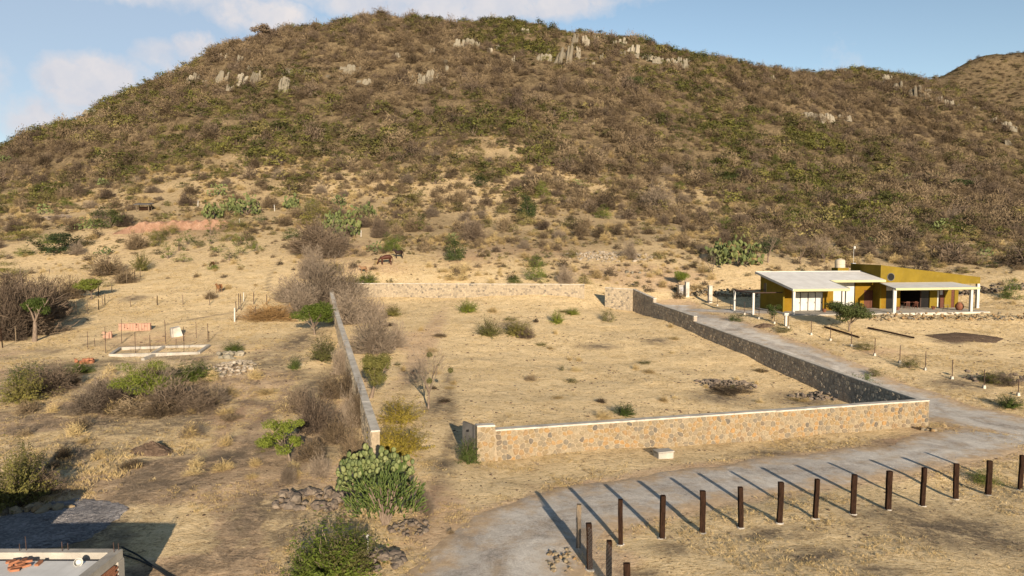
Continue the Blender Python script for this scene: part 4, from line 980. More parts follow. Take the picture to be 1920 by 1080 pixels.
p = P(331, 630); t = thing('pale_block', 'tilted whitish concrete block behind the foundation', 'concrete block', p, .5); MB().box((0, 0, .45), (1.1, .9, 1.0), .1, taper=.8).build('block_body', M['coping'], t); t.rotation_euler = (.1, -.15, .5)
# hut
p = P(270, 396); t = thing('hut', 'tiny open hut with dark tin roof on the left slope', 'hut', p, .1)
for x in (-1.3, 1.3):
    for y in (-.8, .8): MB().box((x, y, .7), (.14, .14, 1.6)).build('post', M['woodpale'], t)
MB().box((0, .7, .5), (2.6, .1, 1.0)).build('back_panel', M['wood'], t); MB().hexa([(-1.8,-1.2,1.35),(1.8,-1.2,1.35),(1.8,1.2,1.75),(-1.8,1.2,1.75),(-1.8,-1.2,1.45),(1.8,-1.2,1.45),(1.8,1.2,1.85),(-1.8,1.2,1.85)]).build('roof', M['concdark'], t)

# ------------------------------------------------------------------ wooden stakes: corral and field fences on the left
def stake(px, py, hpx, label, mat='woodpale', rad=.06, grp='stakes of the field fences'):
    p = P(px, py); h = hpx * p.y / FPX; t = thing('fence_stake', label, 'fence stake', p, 0, grp); t.rotation_euler = (rnd.uniform(-.05, .05), rnd.uniform(-.06, .06), 0)
    MB().tube([(0, 0, -.15), (rnd.uniform(-.02, .02), 0, h * .5), (0, 0, h)], [rad, rad * .95, rad * .85], 6).build('stake', M[mat], t)
stake(440, 603, 26, 'pale stake at the near corner of the brown brush corral', 'white', .09)
for i, (px, py, h) in enumerate([(443,585,20),(448,580,30),(452,582,32),(457,565,17),(476,570,22),(478,600,26),(500,572,20),(522,595,20)]):
    stake(px, py, h, 'thin stake of the brown brush corral, %s' % ('left end' if px < 460 else 'along its length'), 'white' if i == 3 else 'steel', .05, 'stakes of the brush corral')
for i, (px, py, h) in enumerate([(5,652,38),(30,642,30),(114,608,24),(129,594,24),(143,588,22),(164,588,20),(185,581,20),(193,574,22),(197,571,22),(185,557,20),(210,549,20),(238,532,24),(253,526,18),(263,520,18),(245,575,20),(295,572,18),(343,571,18),(393,572,18),(74,425,15),(156,424,15),(48,400,12)]):
    stake(px, py, h, 'weathered stake of the left field fence, %s' % (('near the left edge' if px < 40 else ('beside the flat green tree' if px < 220 else ('at the fence corner' if px < 270 else 'in the open straw'))) if py > 500 else 'on the upper slope'), 'woodpale' if i % 3 else 'wood', .055, 'weathered stakes across the left field')
for i, (px, py) in enumerate([(449, 422), (515, 396), (547, 464), (677, 444), (371, 388)]): stake(px, py, 12, 'short pale stake on the foot of the hill', 'white', .08, 'short pale stakes on the hill foot')

# ------------------------------------------------------------------ vegetation prototypes (unit size: 1 wide, 1 high)
def flakes(cent, nrm, size, rs, asp=.55):
    """rhombic leaves at given points"""
    n = len(cent); a = rs.randn(n, 3); a /= np.linalg.norm(a, axis=1)[:, None] + 1e-9
    nn = nrm + rs.randn(n, 3) * .55; nn /= np.linalg.norm(nn, axis=1)[:, None] + 1e-9
    u = np.cross(nn, a); u /= np.linalg.norm(u, axis=1)[:, None] + 1e-9; v = np.cross(nn, u)
    s = (size * rs.uniform(.6, 1.4, n))[:, None]
    V = np.stack([cent - u * s, cent + v * s * asp, cent + u * s, cent - v * s * asp], 1).reshape(-1, 3)
    return V, np.arange(4 * n).reshape(-1, 4)
def slivers(p0, p1, w, rs):
    n = len(p0); d = p1 - p0; a = np.cross(d, rs.randn(n, 3)); a /= np.linalg.norm(a, axis=1)[:, None] + 1e-9
    w = (np.broadcast_to(w, n) * rs.uniform(.6, 1.3, n))[:, None]; mid = (p0 + p1) / 2 + rs.randn(n, 3) * .03 * np.linalg.norm(d, axis=1)[:, None]
    V = np.stack([p0 - a * w * .5, mid + a * w * .5, p1, mid - a * w * .5], 1).reshape(-1, 3)
    return V, np.arange(4 * n).reshape(-1, 4)
def dome(n, rs, lo=.35, base=.12, flat=1.0, lob=6):
    """points filling an uneven dome-shaped crown, and outward normals"""
    ph = rs.uniform(0, 6.28, 3); a = rs.uniform(0, 6.28, n); e = np.arcsin(rs.uniform(-.15, 1, n)); 
    rad = 1 + .22 * np.sin(lob / 2 * a + ph[0]) + .16 * np.sin(lob * a + 3 * e + ph[1]) + .12 * np.sin(9 * e + ph[2])
    k = rs.uniform(lo, 1, n) ** .6 * rad
    d = np.stack([np.cos(a) * np.cos(e), np.sin(a) * np.cos(e), np.sin(e)], 1)
    c = d * k[:, None] * np.array([.48, .48, (1 - base) * .92 * flat]); c[:, 2] += base; c[:, 2] = np.maximum(c[:, 2], .02)
    return c, d
def stems(mb, tips, r0, n=4, root=(0, 0, -.05), bend=.25, rs=None):
    for tp_ in tips:
        b = Vector(root) + Vector((rs.uniform(-.05, .05), rs.uniform(-.05, .05), 0)); t_ = Vector(tp_); m_ = b.lerp(t_, .5) + Vector((0, 0, bend * .3)) 
        mb.tube([b, m_, t_], [r0, r0 * .6, r0 * .2], n, cap=False)
def joinVF(parts):
    Vs, Fs, mi, b = [], [], [], 0
    for V, F, m in parts:
        Vs.append(np.asarray(V, float)); Fs.append(np.asarray(F) + b); mi += [m] * len(F); b += len(V)
    return np.concatenate(Vs), np.concatenate(Fs), mi
def mb_VF(mb): return np.array(mb.v), np.array([f if len(f) == 4 else (f + f[:1]) for f in mb.f if len(f) == 4])
def leafy(seed, n=3200, size=.021, lo=.4, base=.12, flat=1.0, clumps=46, spread=.21):
    rs = np.random.RandomState(seed); cc, cd = dome(clumps, rs, .55, base, flat)
    k = rs.randint(0, clumps, n); c = cc[k] + rs.randn(n, 3) * np.array([spread, spread, spread * .8]) * .5 * rs.uniform(.5, 1.2, clumps)[k][:, None]; c[:, 2] = np.maximum(c[:, 2], .02)
    V, F = flakes(c, cd[k] * .8 + np.array([0, 0, .35]), size, rs); mb = MB(); stems(mb, cc[:12], .014, 4, rs=rs)
    V2, F2 = mb_VF(mb); return joinVF([(V, F, 0), (V2, F2, 1)])
def twiggy(seed, n=2400, w=.011, base=.02, flat=1.0, L=.2, nst=16):
    rs = np.random.RandomState(seed); cc, cd = dome(nst * 3, rs, .45, base, flat); c, d = dome(n, rs, .25, base, flat)
    dr = d * .9 + rs.randn(n, 3) * .45; dr[:, 2] += .25; dr /= np.linalg.norm(dr, axis=1)[:, None]; ln = (L * rs.uniform(.5, 1.3, n))[:, None]
    V, F = slivers(c - dr * ln * .7, c + dr * ln * .4, w, rs); V[:, 2] = np.maximum(V[:, 2], 0); mb = MB(); stems(mb, cc[:nst], .016, 4, rs=rs); V2, F2 = mb_VF(mb)
    return joinVF([(V, F, 0), (V2, F2, 1)])
def feathery(seed, nb=150, per=46, size=.021, droop=.14, up=.2, twig=.006):
    """long arching sprays with small leaves along them: a loose, spiky outline"""
    rs = np.random.RandomState(seed); a = rs.uniform(0, 6.28, nb); e = np.arcsin(rs.uniform(.08, 1, nb)); d = np.stack([np.cos(a) * np.cos(e) * .56, np.sin(a) * np.cos(e) * .56, np.sin(e) * (1 - up * .2)], 1)
    L = rs.uniform(.62, 1.08, nb); P0, D, pts = [], [], []
    t_ = rs.uniform(.28, 1, (nb, per)); b0 = np.stack([rs.uniform(-.08, .08, nb), rs.uniform(-.08, .08, nb), np.zeros(nb)], 1)
    side = rs.randn(nb, 3) * .12
    q = b0[:, None] + d[:, None] * (L[:, None] * t_)[..., None] + side[:, None] * (t_ ** 2)[..., None]; q[..., 2] -= droop * t_ ** 2.2 * L[:, None] * .8; q[..., 2] += .10 * t_
    q = q + rs.randn(nb, per, 3) * .020; q = q.reshape(-1, 3); q[:, 2] = np.maximum(q[:, 2], .015)
    nr = np.repeat(d, per, 0) + np.array([0, 0, .5]); V, F = flakes(q, nr, size, rs, .42)
    ts = np.linspace(0, 1, 5); parts = [(V, F, 0)]
    for k in range(4):
        pa = b0 + d * (L * ts[k])[:, None] + side * ts[k] ** 2; pb = b0 + d * (L * ts[k + 1])[:, None] + side * ts[k + 1] ** 2
        pa[:, 2] += .10 * ts[k] - droop * ts[k] ** 2.2 * L * .8; pb[:, 2] += .10 * ts[k + 1] - droop * ts[k + 1] ** 2.2 * L * .8
        V2, F2 = slivers(pa, pb, twig * (2.2 - 1.6 * ts[k]), rs); parts.append((V2, F2, 1))
    return joinVF(parts)
def mkproto(nm, VF, leaf, wood='bark'):
    V, F, mi = VF; me = mesh_np(nm, V, F, [M[leaf], M[wood]]); me.polygons.foreach_set('material_index', mi); return me
def pad_V(c, u, v, n_, a, b, th):
    """a cactus pad: an egg-shaped lens"""
    V = []; k = 10
    for i in range(k):
        an = 2 * math.pi * i / k; w = 1 + .12 * math.sin(an); V.append(c + u * a * math.cos(an) * w + v * b * math.sin(an))
    for sgn in (1, -1):
        for i in range(k):
            an = 2 * math.pi * i / k; V.append(c + (u * a * math.cos(an) + v * b * math.sin(an)) * .6 + n_ * th * sgn)
    F = []
    for i in range(k):
        j = (i + 1) % k; F += [[i, j, k + j, k + i], [j, i, 2 * k + i, 2 * k + j]]
    F += [[k + i for i in range(k)], [2 * k + i for i in range(k)][::-1]]
    return V, F
def nopal_proto(seed, n=75, mat='nopal'):
    r = random.Random(seed); rs = np.random.RandomState(seed); mb = MB(); c, d = dome(n, rs, .45, .15)
    for p_, q_ in zip(c, d):
        nn = Vector((r.uniform(-1, 1), r.uniform(-1, 1), r.uniform(-.25, .5))).normalized(); v = (Vector((q_[0] * .5, q_[1] * .5, 1)) - nn * nn.dot(Vector((q_[0] * .5, q_[1] * .5, 1)))).normalized(); u = v.cross(nn)
        mb.add(*pad_V(Vector(p_), u, v, nn, .05 * r.uniform(.8, 1.2), .075 * r.uniform(.8, 1.2), .012))
    me = mb.mesh('nopal', [M[mat], M['bark']]); return me
PR = {}
for k in range(3):
    for nm_, mt_ in (('fgreen', 'green'), ('folive', 'olive'), ('fyellow', 'yellow'), ('ffresh', 'fresh')): PR[nm_, k] = mkproto('shrub', feathery(170 + k + len(nm_) * 7), mt_)
    PR['green', k] = mkproto('shrub', leafy(50 + k), 'green'); PR['olive', k] = mkproto('shrub', leafy(60 + k, 3000, .020), 'olive'); PR['yellow', k] = mkproto('shrub', leafy(70 + k, 4600, .019), 'yellow')
    PR['fresh', k] = mkproto('shrub', leafy(80 + k, 3200, .020), 'fresh'); PR['darkleaf', k] = mkproto('shrub', leafy(90 + k, 3600, .024), 'dark')
    PR['dry', k] = mkproto('shrub', twiggy(100 + k, 3400, .0095), 'dry'); PR['drydark', k] = mkproto('shrub', twiggy(110 + k, 3800, .012), 'drydark')
    PR['brown', k] = mkproto('shrub', twiggy(120 + k, 1500, .018, L=.25), 'scrub'); PR['scrubo', k] = mkproto('shrub', leafy(130 + k, 1400, .032, spread=.24), 'scrubo')
    PR['nopal', k] = nopal_proto(140 + k)
    PR['loose', k] = mkproto('shrub', leafy(150 + k, 900, .024, .5, .2, 1, 20, .18), 'green')
    PR['tuft', k] = mkproto('shrub', twiggy(160 + k, 420, .018, 0, 1, .5, 3), 'straw', 'straw')
def put(kind, px, py, wpx, hpx, label, cat='shrub', name=None, group=None, seed=None):
    p = P(px, py); s = p.y / FPX; me = PR[kind, (seed if seed is not None else rnd.randrange(3))]
    nm = name or {'nopal': 'prickly_pear', 'dry': 'dry_shrub', 'drydark': 'dry_shrub', 'brown': 'dry_shrub', 'tuft': 'grass_clump'}.get(kind, 'leafy_shrub')
    o = obj(nm, me); o.location = p - Vector((0, 0, .03)); w = wpx * s; o.scale = (w, w, hpx * s * 1.04); o.rotation_euler[2] = rnd.uniform(0, 6.28); return tag(o, label, cat, group)

# ------------------------------------------------------------------ trees with trunk and crown
def tree(label, px, py, top_px, crown, mat, clumps, leaf=.075, n=1600, dens=1.0, bare=0, seed=1, lean=0.0, trunk_r=.10, name='small_tree', group=None, barkm='bark', nforks=7):
    """crown = (cx, cy, w, h) of the crown as seen in the photograph"""
    rs = np.random.RandomState(seed); b = P(px, py); s = b.y / FPX; t = thing(name, label, 'tree', b - Vector((0, 0, .05)), 0, group)
    cx, cy, cw, ch = crown; cc = Vector(((cx - px) * s, 0, (py - cy) * s)); rw, rh = cw * s / 2, ch * s / 2
    mb = MB(); fork = Vector((cc.x * .45 + lean, 0, max(.25, (cc.z - rh) * .8))); mb.tube([(0, 0, -.2), tuple(fork * .5 + Vector((lean * .3, .03, 0))), tuple(fork)], [trunk_r * .95, trunk_r * .75, trunk_r * .62], 8, cap=False)
    tips = []
    for i in range(nforks):
        a = 2 * math.pi * (i + rs.uniform(-.3, .3)) / nforks; k = rs.uniform(.45, .85); tip = cc + Vector((math.cos(a) * rw * k, math.sin(a) * rw * k, rs.uniform(-.25, .75) * rh))
        mid = fork.lerp(tip, .5) + Vector((rs.uniform(-.1, .1), rs.uniform(-.1, .1), rs.uniform(.0, .25) * rh)); mb.tube([tuple(fork), tuple(mid), tuple(tip)], [trunk_r * .45, trunk_r * .28, trunk_r * .1], 5, cap=False); tips += [mid.lerp(tip, .4), tip]
        for j in range(3):
            q = mid.lerp(tip, rs.uniform(0, .8)); e = q + Vector((rs.uniform(-1, 1) * rw * .4, rs.uniform(-1, 1) * rw * .4, rs.uniform(.1, .6) * rh)); mb.tube([tuple(q), tuple(e)], [trunk_r * .2, trunk_r * .06], 4, cap=False); tips.append(e)
    mb.build('trunk', M[barkm], t, True)
    if bare:
        n_ = bare; k = rs.randint(0, len(tips), n_); p0 = np.array([tuple(tips[i]) for i in k]) + rs.randn(n_, 3) * np.array([rw, rw, rh]) * .18; d = (p0 - np.array(tuple(fork))); d /= np.linalg.norm(d, axis=1)[:, None] + 1e-9; d += rs.randn(n_, 3) * .5; d[:, 2] += .3
        V, F = slivers(p0, p0 + d * (rs.uniform(.12, .42, n_) * max(rw, rh))[:, None], .014, rs); obj('twigs', mesh_np('twigs', V, F, M['dry']), t)
    if n:
        n = int(n * 3.2)
        cen = np.array([tuple(cc + Vector((c[0] * rw, c[1] * rw, c[2] * rh))) for c in clumps]); rad = np.array([c[3] for c in clumps]); k = rs.choice(len(clumps), n, p=(rad ** 2) / (rad ** 2).sum())
        g = rs.randn(n, 3); g /= np.linalg.norm(g, axis=1)[:, None]; q = cen[k] + g * (rs.uniform(.25, 1.0, n) ** .5 * rad[k])[:, None] * np.array([rw, rw, rh * .9]) * rs.uniform(.85, 1.15, n)[:, None]
        V, F = flakes(q, g * .7 + np.array([0, 0, .4]), leaf * .60, rs); obj('crown', mesh_np('crown', V, F, M[mat]), t)
    return t
def ring(n, seed, flat=.5, r=.42, spread=.62):
    rr_ = random.Random(seed); return [(rr_.uniform(-1, 1) * spread, rr_.uniform(-1, 1) * spread, rr_.uniform(-flat, flat), r * rr_.uniform(.7, 1.2)) for _ in range(n)]
# ------------------------------------------------------------------ plants placed one by one
S_ = [
 # kind, px, py(base), w, h, label
 ('folive',28,952,120,130,'tall yellow-green bush at the left edge above the gravel heap'),
 ('ffresh',618,1085,170,125,'wide green feathery bush at the bottom edge below the boulders'),
 ('fgreen',665,1040,70,60,'small green bush between the boulders and the white pipe'),
 ('fgreen',878,868,46,58,'grey-green bush growing against the gate end of the stone wall'),
 ('fyellow',750,792,82,58,'round yellow shrub beside the white-topped wall, upper of two'),
 ('fyellow',757,848,98,66,'spiky yellow shrub at the near end of the white-topped wall'),
 ('drydark',592,806,80,70,'dark dry brush heap left of the white-topped wall'),
 ('dry',640,700,40,60,'grey dry shrub leaning on the left face of the narrow wall'),
 ('folive',605,676,58,58,'grey-green shrub left of the narrow wall below the bright green tree'),
 ('fgreen',552,692,28,30,'small green shrub in dry grass left of the narrow wall'),
 ('dry',655,800,40,70,'tall dry stalks against the near left face of the narrow wall'),
 ('dry',540,905,36,40,'pale dry shrub left of the prickly pear'),
 ('dry',600,892,44,46,'grey dry tuft behind the boulders'),
 ('fgreen',437,660,40,24,'low green shrub beside the rubble heap'),
 ('fgreen',355,712,90,44,'spreading green shrub right of the huizache below the foundation'),
 ('drydark',330,762,120,50,'dark dry brush under the green shrubs below the foundation'),
 ('drydark',215,765,110,40,'low dry brush left of the huizache'),
 ('dry',165,770,90,44,'grey brush with bare twigs on the left verge'),
 ('dry',400,755,70,40,'grey dry brush right of the huizache'),
 ('drydark',100,732,95,48,'dark grey brush mass at the left below the brick heap'),
 ('folive',40,755,90,76,'olive shrub with thin trunks at the left edge'),
 ('drydark',50,625,130,105,'large dark brown leafless thicket at the left edge'),
 ('drydark',20,560,80,50,'dark thicket at the far left edge above the large one'),
 ('drydark',105,590,60,45,'dark brush right of the large thicket'),
 ('brown',130,560,60,40,'brown bush between the thicket and the field trees'),
 ('darkleaf',108,474,80,40,'dense dark green bush on the left slope'),
 ('darkleaf',205,426,62,36,'dark green bush below the tiny hut'),
 ('drydark',235,424,34,26,'dark shrub right of the bush below the hut'),
 ('olive',40,450,60,28,'olive bush near the left edge of the slope'),
 ('nopal',463,403,52,40,'big prickly pear clump above the red bank'),
 ('nopal',400,409,40,30,'prickly pear clump left of the big one above the red bank'),
 ('nopal',548,391,34,22,'small prickly pear clump on the hill foot'),
 ('nopal',432,396,30,22,'little prickly pear between two larger clumps'),
 ('drydark',598,474,112,58,'large round grey leafless bush at the foot of the hill'),
 ('olive',590,420,64,44,'dull green bush above the large grey bush'),
 ('nopal',650,442,62,54,'prickly pear clump right of the large grey bush'),
 ('nopal',625,430,40,34,'prickly pear partly hidden behind the grey bush'),
 ('nopal',690,412,40,30,'small prickly pear on the hill foot above the horses'),
 ('drydark',712,445,36,40,'brown bush above the bay horse'),
 ('green',737,472,40,36,'rounded green bush just behind the dark horse'),
 ('darkleaf',855,487,42,42,'round dark green bush above the back wall'),
 ('drydark',890,452,50,40,'brown bush on the slope above the back wall'),
 ('dry',600,570,110,95,'large grey leafless thicket at the back left corner of the plot'),
 ('dry',565,585,70,60,'grey brush left of the back corner thicket'),
 ('dry',655,605,80,66,'grey leafless bush by the hidden end of the narrow wall'),
 ('dry',585,520,60,60,'pale grey bush above the corner thicket'),
 ('olive',622,512,56,20,'flat olive bush among the grey thicket'),
 ('ffresh',686,533,52,28,'bright green shrub behind the left end of the back wall'),
 ('fyellow',655,530,30,20,'yellowish shrub behind the left end of the back wall'),
 ('folive',735,592,40,26,'yellow-green shrub inside the plot by the back corner'),
 ('dry',703,660,88,90,'grey leafless tree-like bush inside the plot by the narrow wall'),
 ('dry',745,650,40,50,'thin grey bush right of the leafless one in the plot'),
 ('ffresh',877,585,42,28,'fresh green shrub on thin stems near the back of the plot'),
 ('folive',917,630,46,42,'olive shrub in the middle of the plot'),
 ('folive',968,628,60,34,'wide olive shrub right of the middle one in the plot'),
 ('drydark',985,632,40,18,'dark dead brush beside the wide olive shrub'),
 ('ffresh',1045,606,30,30,'slender green shrub in the upper plot'),
 ('ffresh',1073,590,30,17,'low green shrub right of the slender one'),
 ('fgreen',1170,778,44,28,'lone green shrub near the front of the plot'),
 ('tuft',1130,783,40,16,'green-brown tuft left of the lone shrub'),
 ('green',1005,528,36,42,'dark-stemmed green bush behind the back wall'),
 ('green',965,530,28,14,'small green shrub behind the back wall'),
 ('olive',1096,532,26,18,'small shrub behind the gap in the back wall'),
 ('dry',1060,530,40,34,'grey bare bush behind the back wall'),
 ('green',1010,500,24,20,'dark green bush on the bare slope behind the plot'),
 ('dry',1180,486,34,34,'bare grey bush standing in the pale rubble'),
 ('olive',1140,602,30,22,'shrub at the foot of the short wall end'),
 ('green',1380,602,26,18,'low green shrub beside the climbing road'),
 ('nopal',1385,497,96,52,'huge prickly pear clump left of the house'),
 ('nopal',1350,490,50,34,'darker prickly pear clump beside the huge one'),
 ('olive',1470,622,34,14,'low weeds by the verge below the house'),
 ('olive',1620,655,40,14,'low green weeds around a steel post'),
 ('olive',1705,690,34,22,'wispy shrub between two steel posts'),
 ('fgreen',1892,764,50,30,'green shrub at the far right of the verge'),
 ('olive',1860,718,50,22,'dull shrub near the dark rubble wall'),
 ('green',1848,905,60,22,'low green weeds between the last timber posts'),
 ('green',1893,560,34,40,'green shrub right of the house'),
 ('dry',1880,720,60,24,'grey dry weeds by the far right steel posts'),
 ('green',1275,545,20,12,'small shrub at the foot of the gate tree'),
 ('darkleaf',902,350,28,20,'dark round bush on the bare hillside'),
 ('darkleaf',1355,346,56,26,'dark flat-topped bush on the hillside right of centre'),
 ('drydark',1395,345,50,30,'brown bush beside the flat-topped dark one'),
 ('darkleaf',990,408,36,44,'tall dark green bush on the lower hillside'),
 ('green',1017,372,26,34,'green bush up the slope from the tall dark one'),
 ('dry',1230,395,70,50,'large grey brown bush on the lower right hillside'),
 ('drydark',1000,500,20,16,'small dark bush on the slope behind the plot'),
 ('brown',395,560,26,16,'dry brush left of the corral'),
 ('folive',265,508,34,44,'green bush by the field fence corner'),
 ('brown',200,515,70,36,'brown thicket beside the field fence corner'),
 ('brown',235,530,50,26,'brown brush along the field fence'),
 ('fresh',398,505,22,14,'small green shrub below the dark calf'),
 ('brown',845,1000,16,10,'tiny dry weed on the bare dirt'),
 ('dry',800,960,36,40,'thin dry twigs right of the prickly pear'),
 ('olive',1640,705,30,16,'grassy weeds at the foot of the dark wall'),
 ('green',1615,745,60,46,'green creeper-like shrub against the shaded wall'),
 ('green',1500,700,36,26,'green shrub against the middle of the shaded wall'),
 ('brown',245,774,80,30,'brown thorny undergrowth below the huizache, left part'),
 ('brown',300,777,76,28,'brown thorny undergrowth below the huizache, middle part'),
 ('drydark',372,770,80,34,'brown thorny undergrowth below the huizache, right part'),
 ('dry',195,745,80,46,'pale twiggy brush between the olive shrub and the huizache'),
 ('fgreen',150,700,60,26,'green shrub below the orange brick heap'),
 ('fgreen',60,720,80,50,'feathery green shrub left of the dark grey brush'),
 ('drydark',15,635,90,100,'dark leafless thicket touching the left edge'),
 ('drydark',85,600,80,80,'dark leafless thicket behind the tall-trunked tree'),
 ('olive',12,520,60,30,'olive bush above the dark thicket at the left edge'),
 ('dry',640,565,90,66,'grey leafless thicket right of the corner thicket'),
 ('dry',545,565,66,50,'pale grey brush left of the corner thicket'),
 ('dry',690,600,60,50,'grey brush at the inner back corner of the plot'),
 ('drydark',622,482,60,44,'dark grey bush between the large grey bush and the thicket'),
 ('brown',650,745,34,60,'tall brown dead stalks beside the middle of the narrow wall'),
 ('brown',668,800,36,80,'tall brown dead stalks beside the near part of the narrow wall'),
 ('brown',630,830,60,50,'brown dead grass mass left of the narrow wall'),
 ('brown',660,858,50,60,'brown dead stalks just behind the prickly pear'),
 ('brown',585,860,60,40,'low brown dead grass right of the small tree'),
 ('drydark',560,770,70,46,'dark dead branches spread left of the narrow wall'),
 ('brown',620,745,50,44,'brown dead grass between dry brush and narrow wall'),
 ('olive',500,842,40,22,'low olive weed left of the small tree'),
 ('folive',655,1078,110,105,'dense green bush right half at the bottom edge'),
 ('fgreen',575,1085,90,80,'dense green bush left half at the bottom edge'),
 ('folive',50,905,80,90,'inner olive bush beside the tall left edge bush'),
 ('drydark',85,925,60,50,'dark dry brush right of the left edge bush'),
 ('fyellow',728,846,70,64,'yellow shrub half hidden behind the prickly pear'),
 ('brown',1362,732,100,11,'low brown dead brush over the stone heap inside the plot'),
 ('dry',360,815,50,26,'grey dry bush above the dug earth heap'),
]
NPAD = MB().add(*pad_V(Vector((0, 0, 0)), Vector((1, 0, 0)), Vector((0, 0, 1)), Vector((0, 1, 0)), 1.0, 1.45, .24)).mesh('pad', M['nopald'])
def nopal(px, py, wpx, hpx, label, n=64):
    p = P(px, py); s = p.y / FPX; t = thing('prickly_pear', label, 'cactus', p); rs_ = np.random.RandomState(int(px)); c, d = dome(n, rs_, .4, .12); W, H_ = wpx * s, hpx * s
    mb = MB(); stems(mb, [(q[0] * W, q[1] * W, q[2] * H_) for q in c[:10]], .10, 5, rs=rs_); mb.build('stem', M['bark'], t)
    for q in c:
        o = obj('pad', NPAD, t); o.location = (q[0] * W, q[1] * W, q[2] * H_ + .05); k = rs_.uniform(.18, .32); o.scale = (k, k, k); o.rotation_euler = (rs_.uniform(-.6, .5), rs_.uniform(-.7, .7), rs_.uniform(-1.2, 1.2))
for k_, a_ in enumerate(S_):
    if a_[0] == 'nopal': nopal(*a_[1:5], a_[5], int(60 + a_[3] * 1.6)); continue
    put(a_[0], *a_[1:5], a_[5], 'cactus' if a_[0] == 'nopal' else ('grass clump' if a_[0] == 'tuft' else 'shrub'))
sm_ = [(300,452),(335,470),(352,458),(372,462),(396,458),(408,474),(428,452),(446,462),(452,478),(470,466),(483,472),(316,485),(290,462),(345,492),(430,490),(445,430),(485,418),(420,432),(322,440),(395,440)]
for i, (px, py) in enumerate(sm_): put('loose' if i % 3 else 'olive', px, py, rnd.uniform(22, 34), rnd.uniform(18, 30), 'small sparse green mesquite in the upper left field', group='small mesquites scattered in the upper left field', name='mesquite_shrub')
for i in range(46):           # dry clumps of the straw fields
    px, py = rnd.uniform(20, 560), rnd.uniform(690, 900)
    put(rnd.choice(['tuft', 'tuft', 'brown']), px, py, rnd.uniform(24, 50), rnd.uniform(12, 28), ('clump of tall dry grass, ' + ('upper' if py < 790 else 'lower') + ' part of the left foreground field ' + ('near the edge' if px < 280 else 'towards the wall')), 'grass clump', 'grass_clump', 'dry grass clumps of the left foreground')
for i in range(60):
    px, py = rnd.uniform(700, 1550), rnd.uniform(575, 770)
    if py > 800 - (px - 893) * .07 or px > 1180 + (py - 570) * 2.0: continue
    put(rnd.choice(['tuft', 'brown', 'olive', 'tuft']), px, py, rnd.uniform(10, 30), rnd.uniform(5, 12), 'low dry weed clump, %s %s of the walled plot' % ('far' if py < 640 else ('middle' if py < 705 else 'near'), 'left side' if px < 900 else ('centre' if px < 1150 else 'right side')), 'weed clump', 'weed_clump', 'dry weeds inside the walled plot')

tree('small dark green tree with forked trunk in front of the house', 1592, 622, 0, (1593, 583, 88, 42), 'dark', ring(22, 1, .6, .42, .62), .14, 3000, seed=3, trunk_r=.14)
tree('bright green round tree at the far end of the narrow wall', 590, 628, 0, (587, 586, 82, 50), 'fresh', ring(18, 2, .6, .42, .6), .13, 3200, seed=4, trunk_r=.12)
tree('round olive tree with twisted trunk inside the plot', 694, 746, 0, (705, 687, 68, 62), 'olive', ring(18, 3, .65, .42, .58), .085, 3200, seed=5, trunk_r=.17, lean=.1)
tree('nearly bare grey tree with few green clumps inside the plot', 803, 766, 0, (806, 690, 80, 80), 'olive', [(.0, 0, .72, .16), (.98, .1, -.05, .15), (.0, -.1, -.5, .15), (.4, .2, .2, .06)], .06, 420, bare=900, seed=6, trunk_r=.09, barkm='bark')
tree('yellow-green small tree on thin trunk left of the dry brush', 545, 864, 0, (532, 810, 92, 64), 'fresh', ring(18, 5, .75, .30, .70), .075, 1700, seed=7, trunk_r=.09)
tree('tall-trunked green tree beside the wire fence at the left', 65, 640, 0, (70, 573, 52, 40), 'green', ring(14, 6, .6, .45, .55), .10, 1900, seed=8, trunk_r=.28)
tree('flat green tree at the bend of the field fence', 172, 562, 0, (171, 531, 56, 30), 'green', ring(12, 7, .5, .45, .58), .12, 1700, seed=9, trunk_r=.14)
tree('spreading huizache tree below the foundation', 290, 748, 0, (285, 706, 128, 76), 'fresh', ring(26, 8, .66, .32, .72), .08, 3600, bare=500, seed=10, trunk_r=.11, nforks=9)
tree('bright green young tree behind the gate pillars', 1276, 536, 0, (1278, 515, 36, 24), 'fresh', ring(10, 9, .5, .5, .5), .11, 1000, seed=11, trunk_r=.09)
tree('thin sapling in front of the mustard side wall', 1447, 604, 0, (1448, 580, 34, 30), 'green', ring(9, 10, .6, .4, .5), .085, 520, seed=12, trunk_r=.05)
tree('crooked dark tree above the prickly pears behind the house', 1440, 492, 0, (1440, 458, 60, 40), 'dark', ring(10, 11, .6, .4, .6), .16, 700, bare=500, seed=13, trunk_r=.2)
tree('bare grey tree behind the house roof', 1500, 494, 0, (1500, 468, 46, 36), 'olive', ring(6, 12), .12, 60, bare=900, seed=14, trunk_r=.12)
tree('bare grey tree right behind the water tank', 1545, 492, 0, (1545, 466, 44, 36), 'olive', ring(6, 13), .12, 60, bare=900, seed=15, trunk_r=.12)
tree('leafless crooked tree right of the pale rubble', 1340, 515, 0, (1330, 488, 40, 40), 'olive', ring(4, 14), .1, 0, bare=400, seed=16, trunk_r=.08)
tree('umbrella-shaped dark tree standing alone on the hill top at left', 490, 78, 0, (490, 55, 34, 18), 'drydark', ring(12, 15, .5, .5, .55), .45, 900, seed=17, trunk_r=.45)
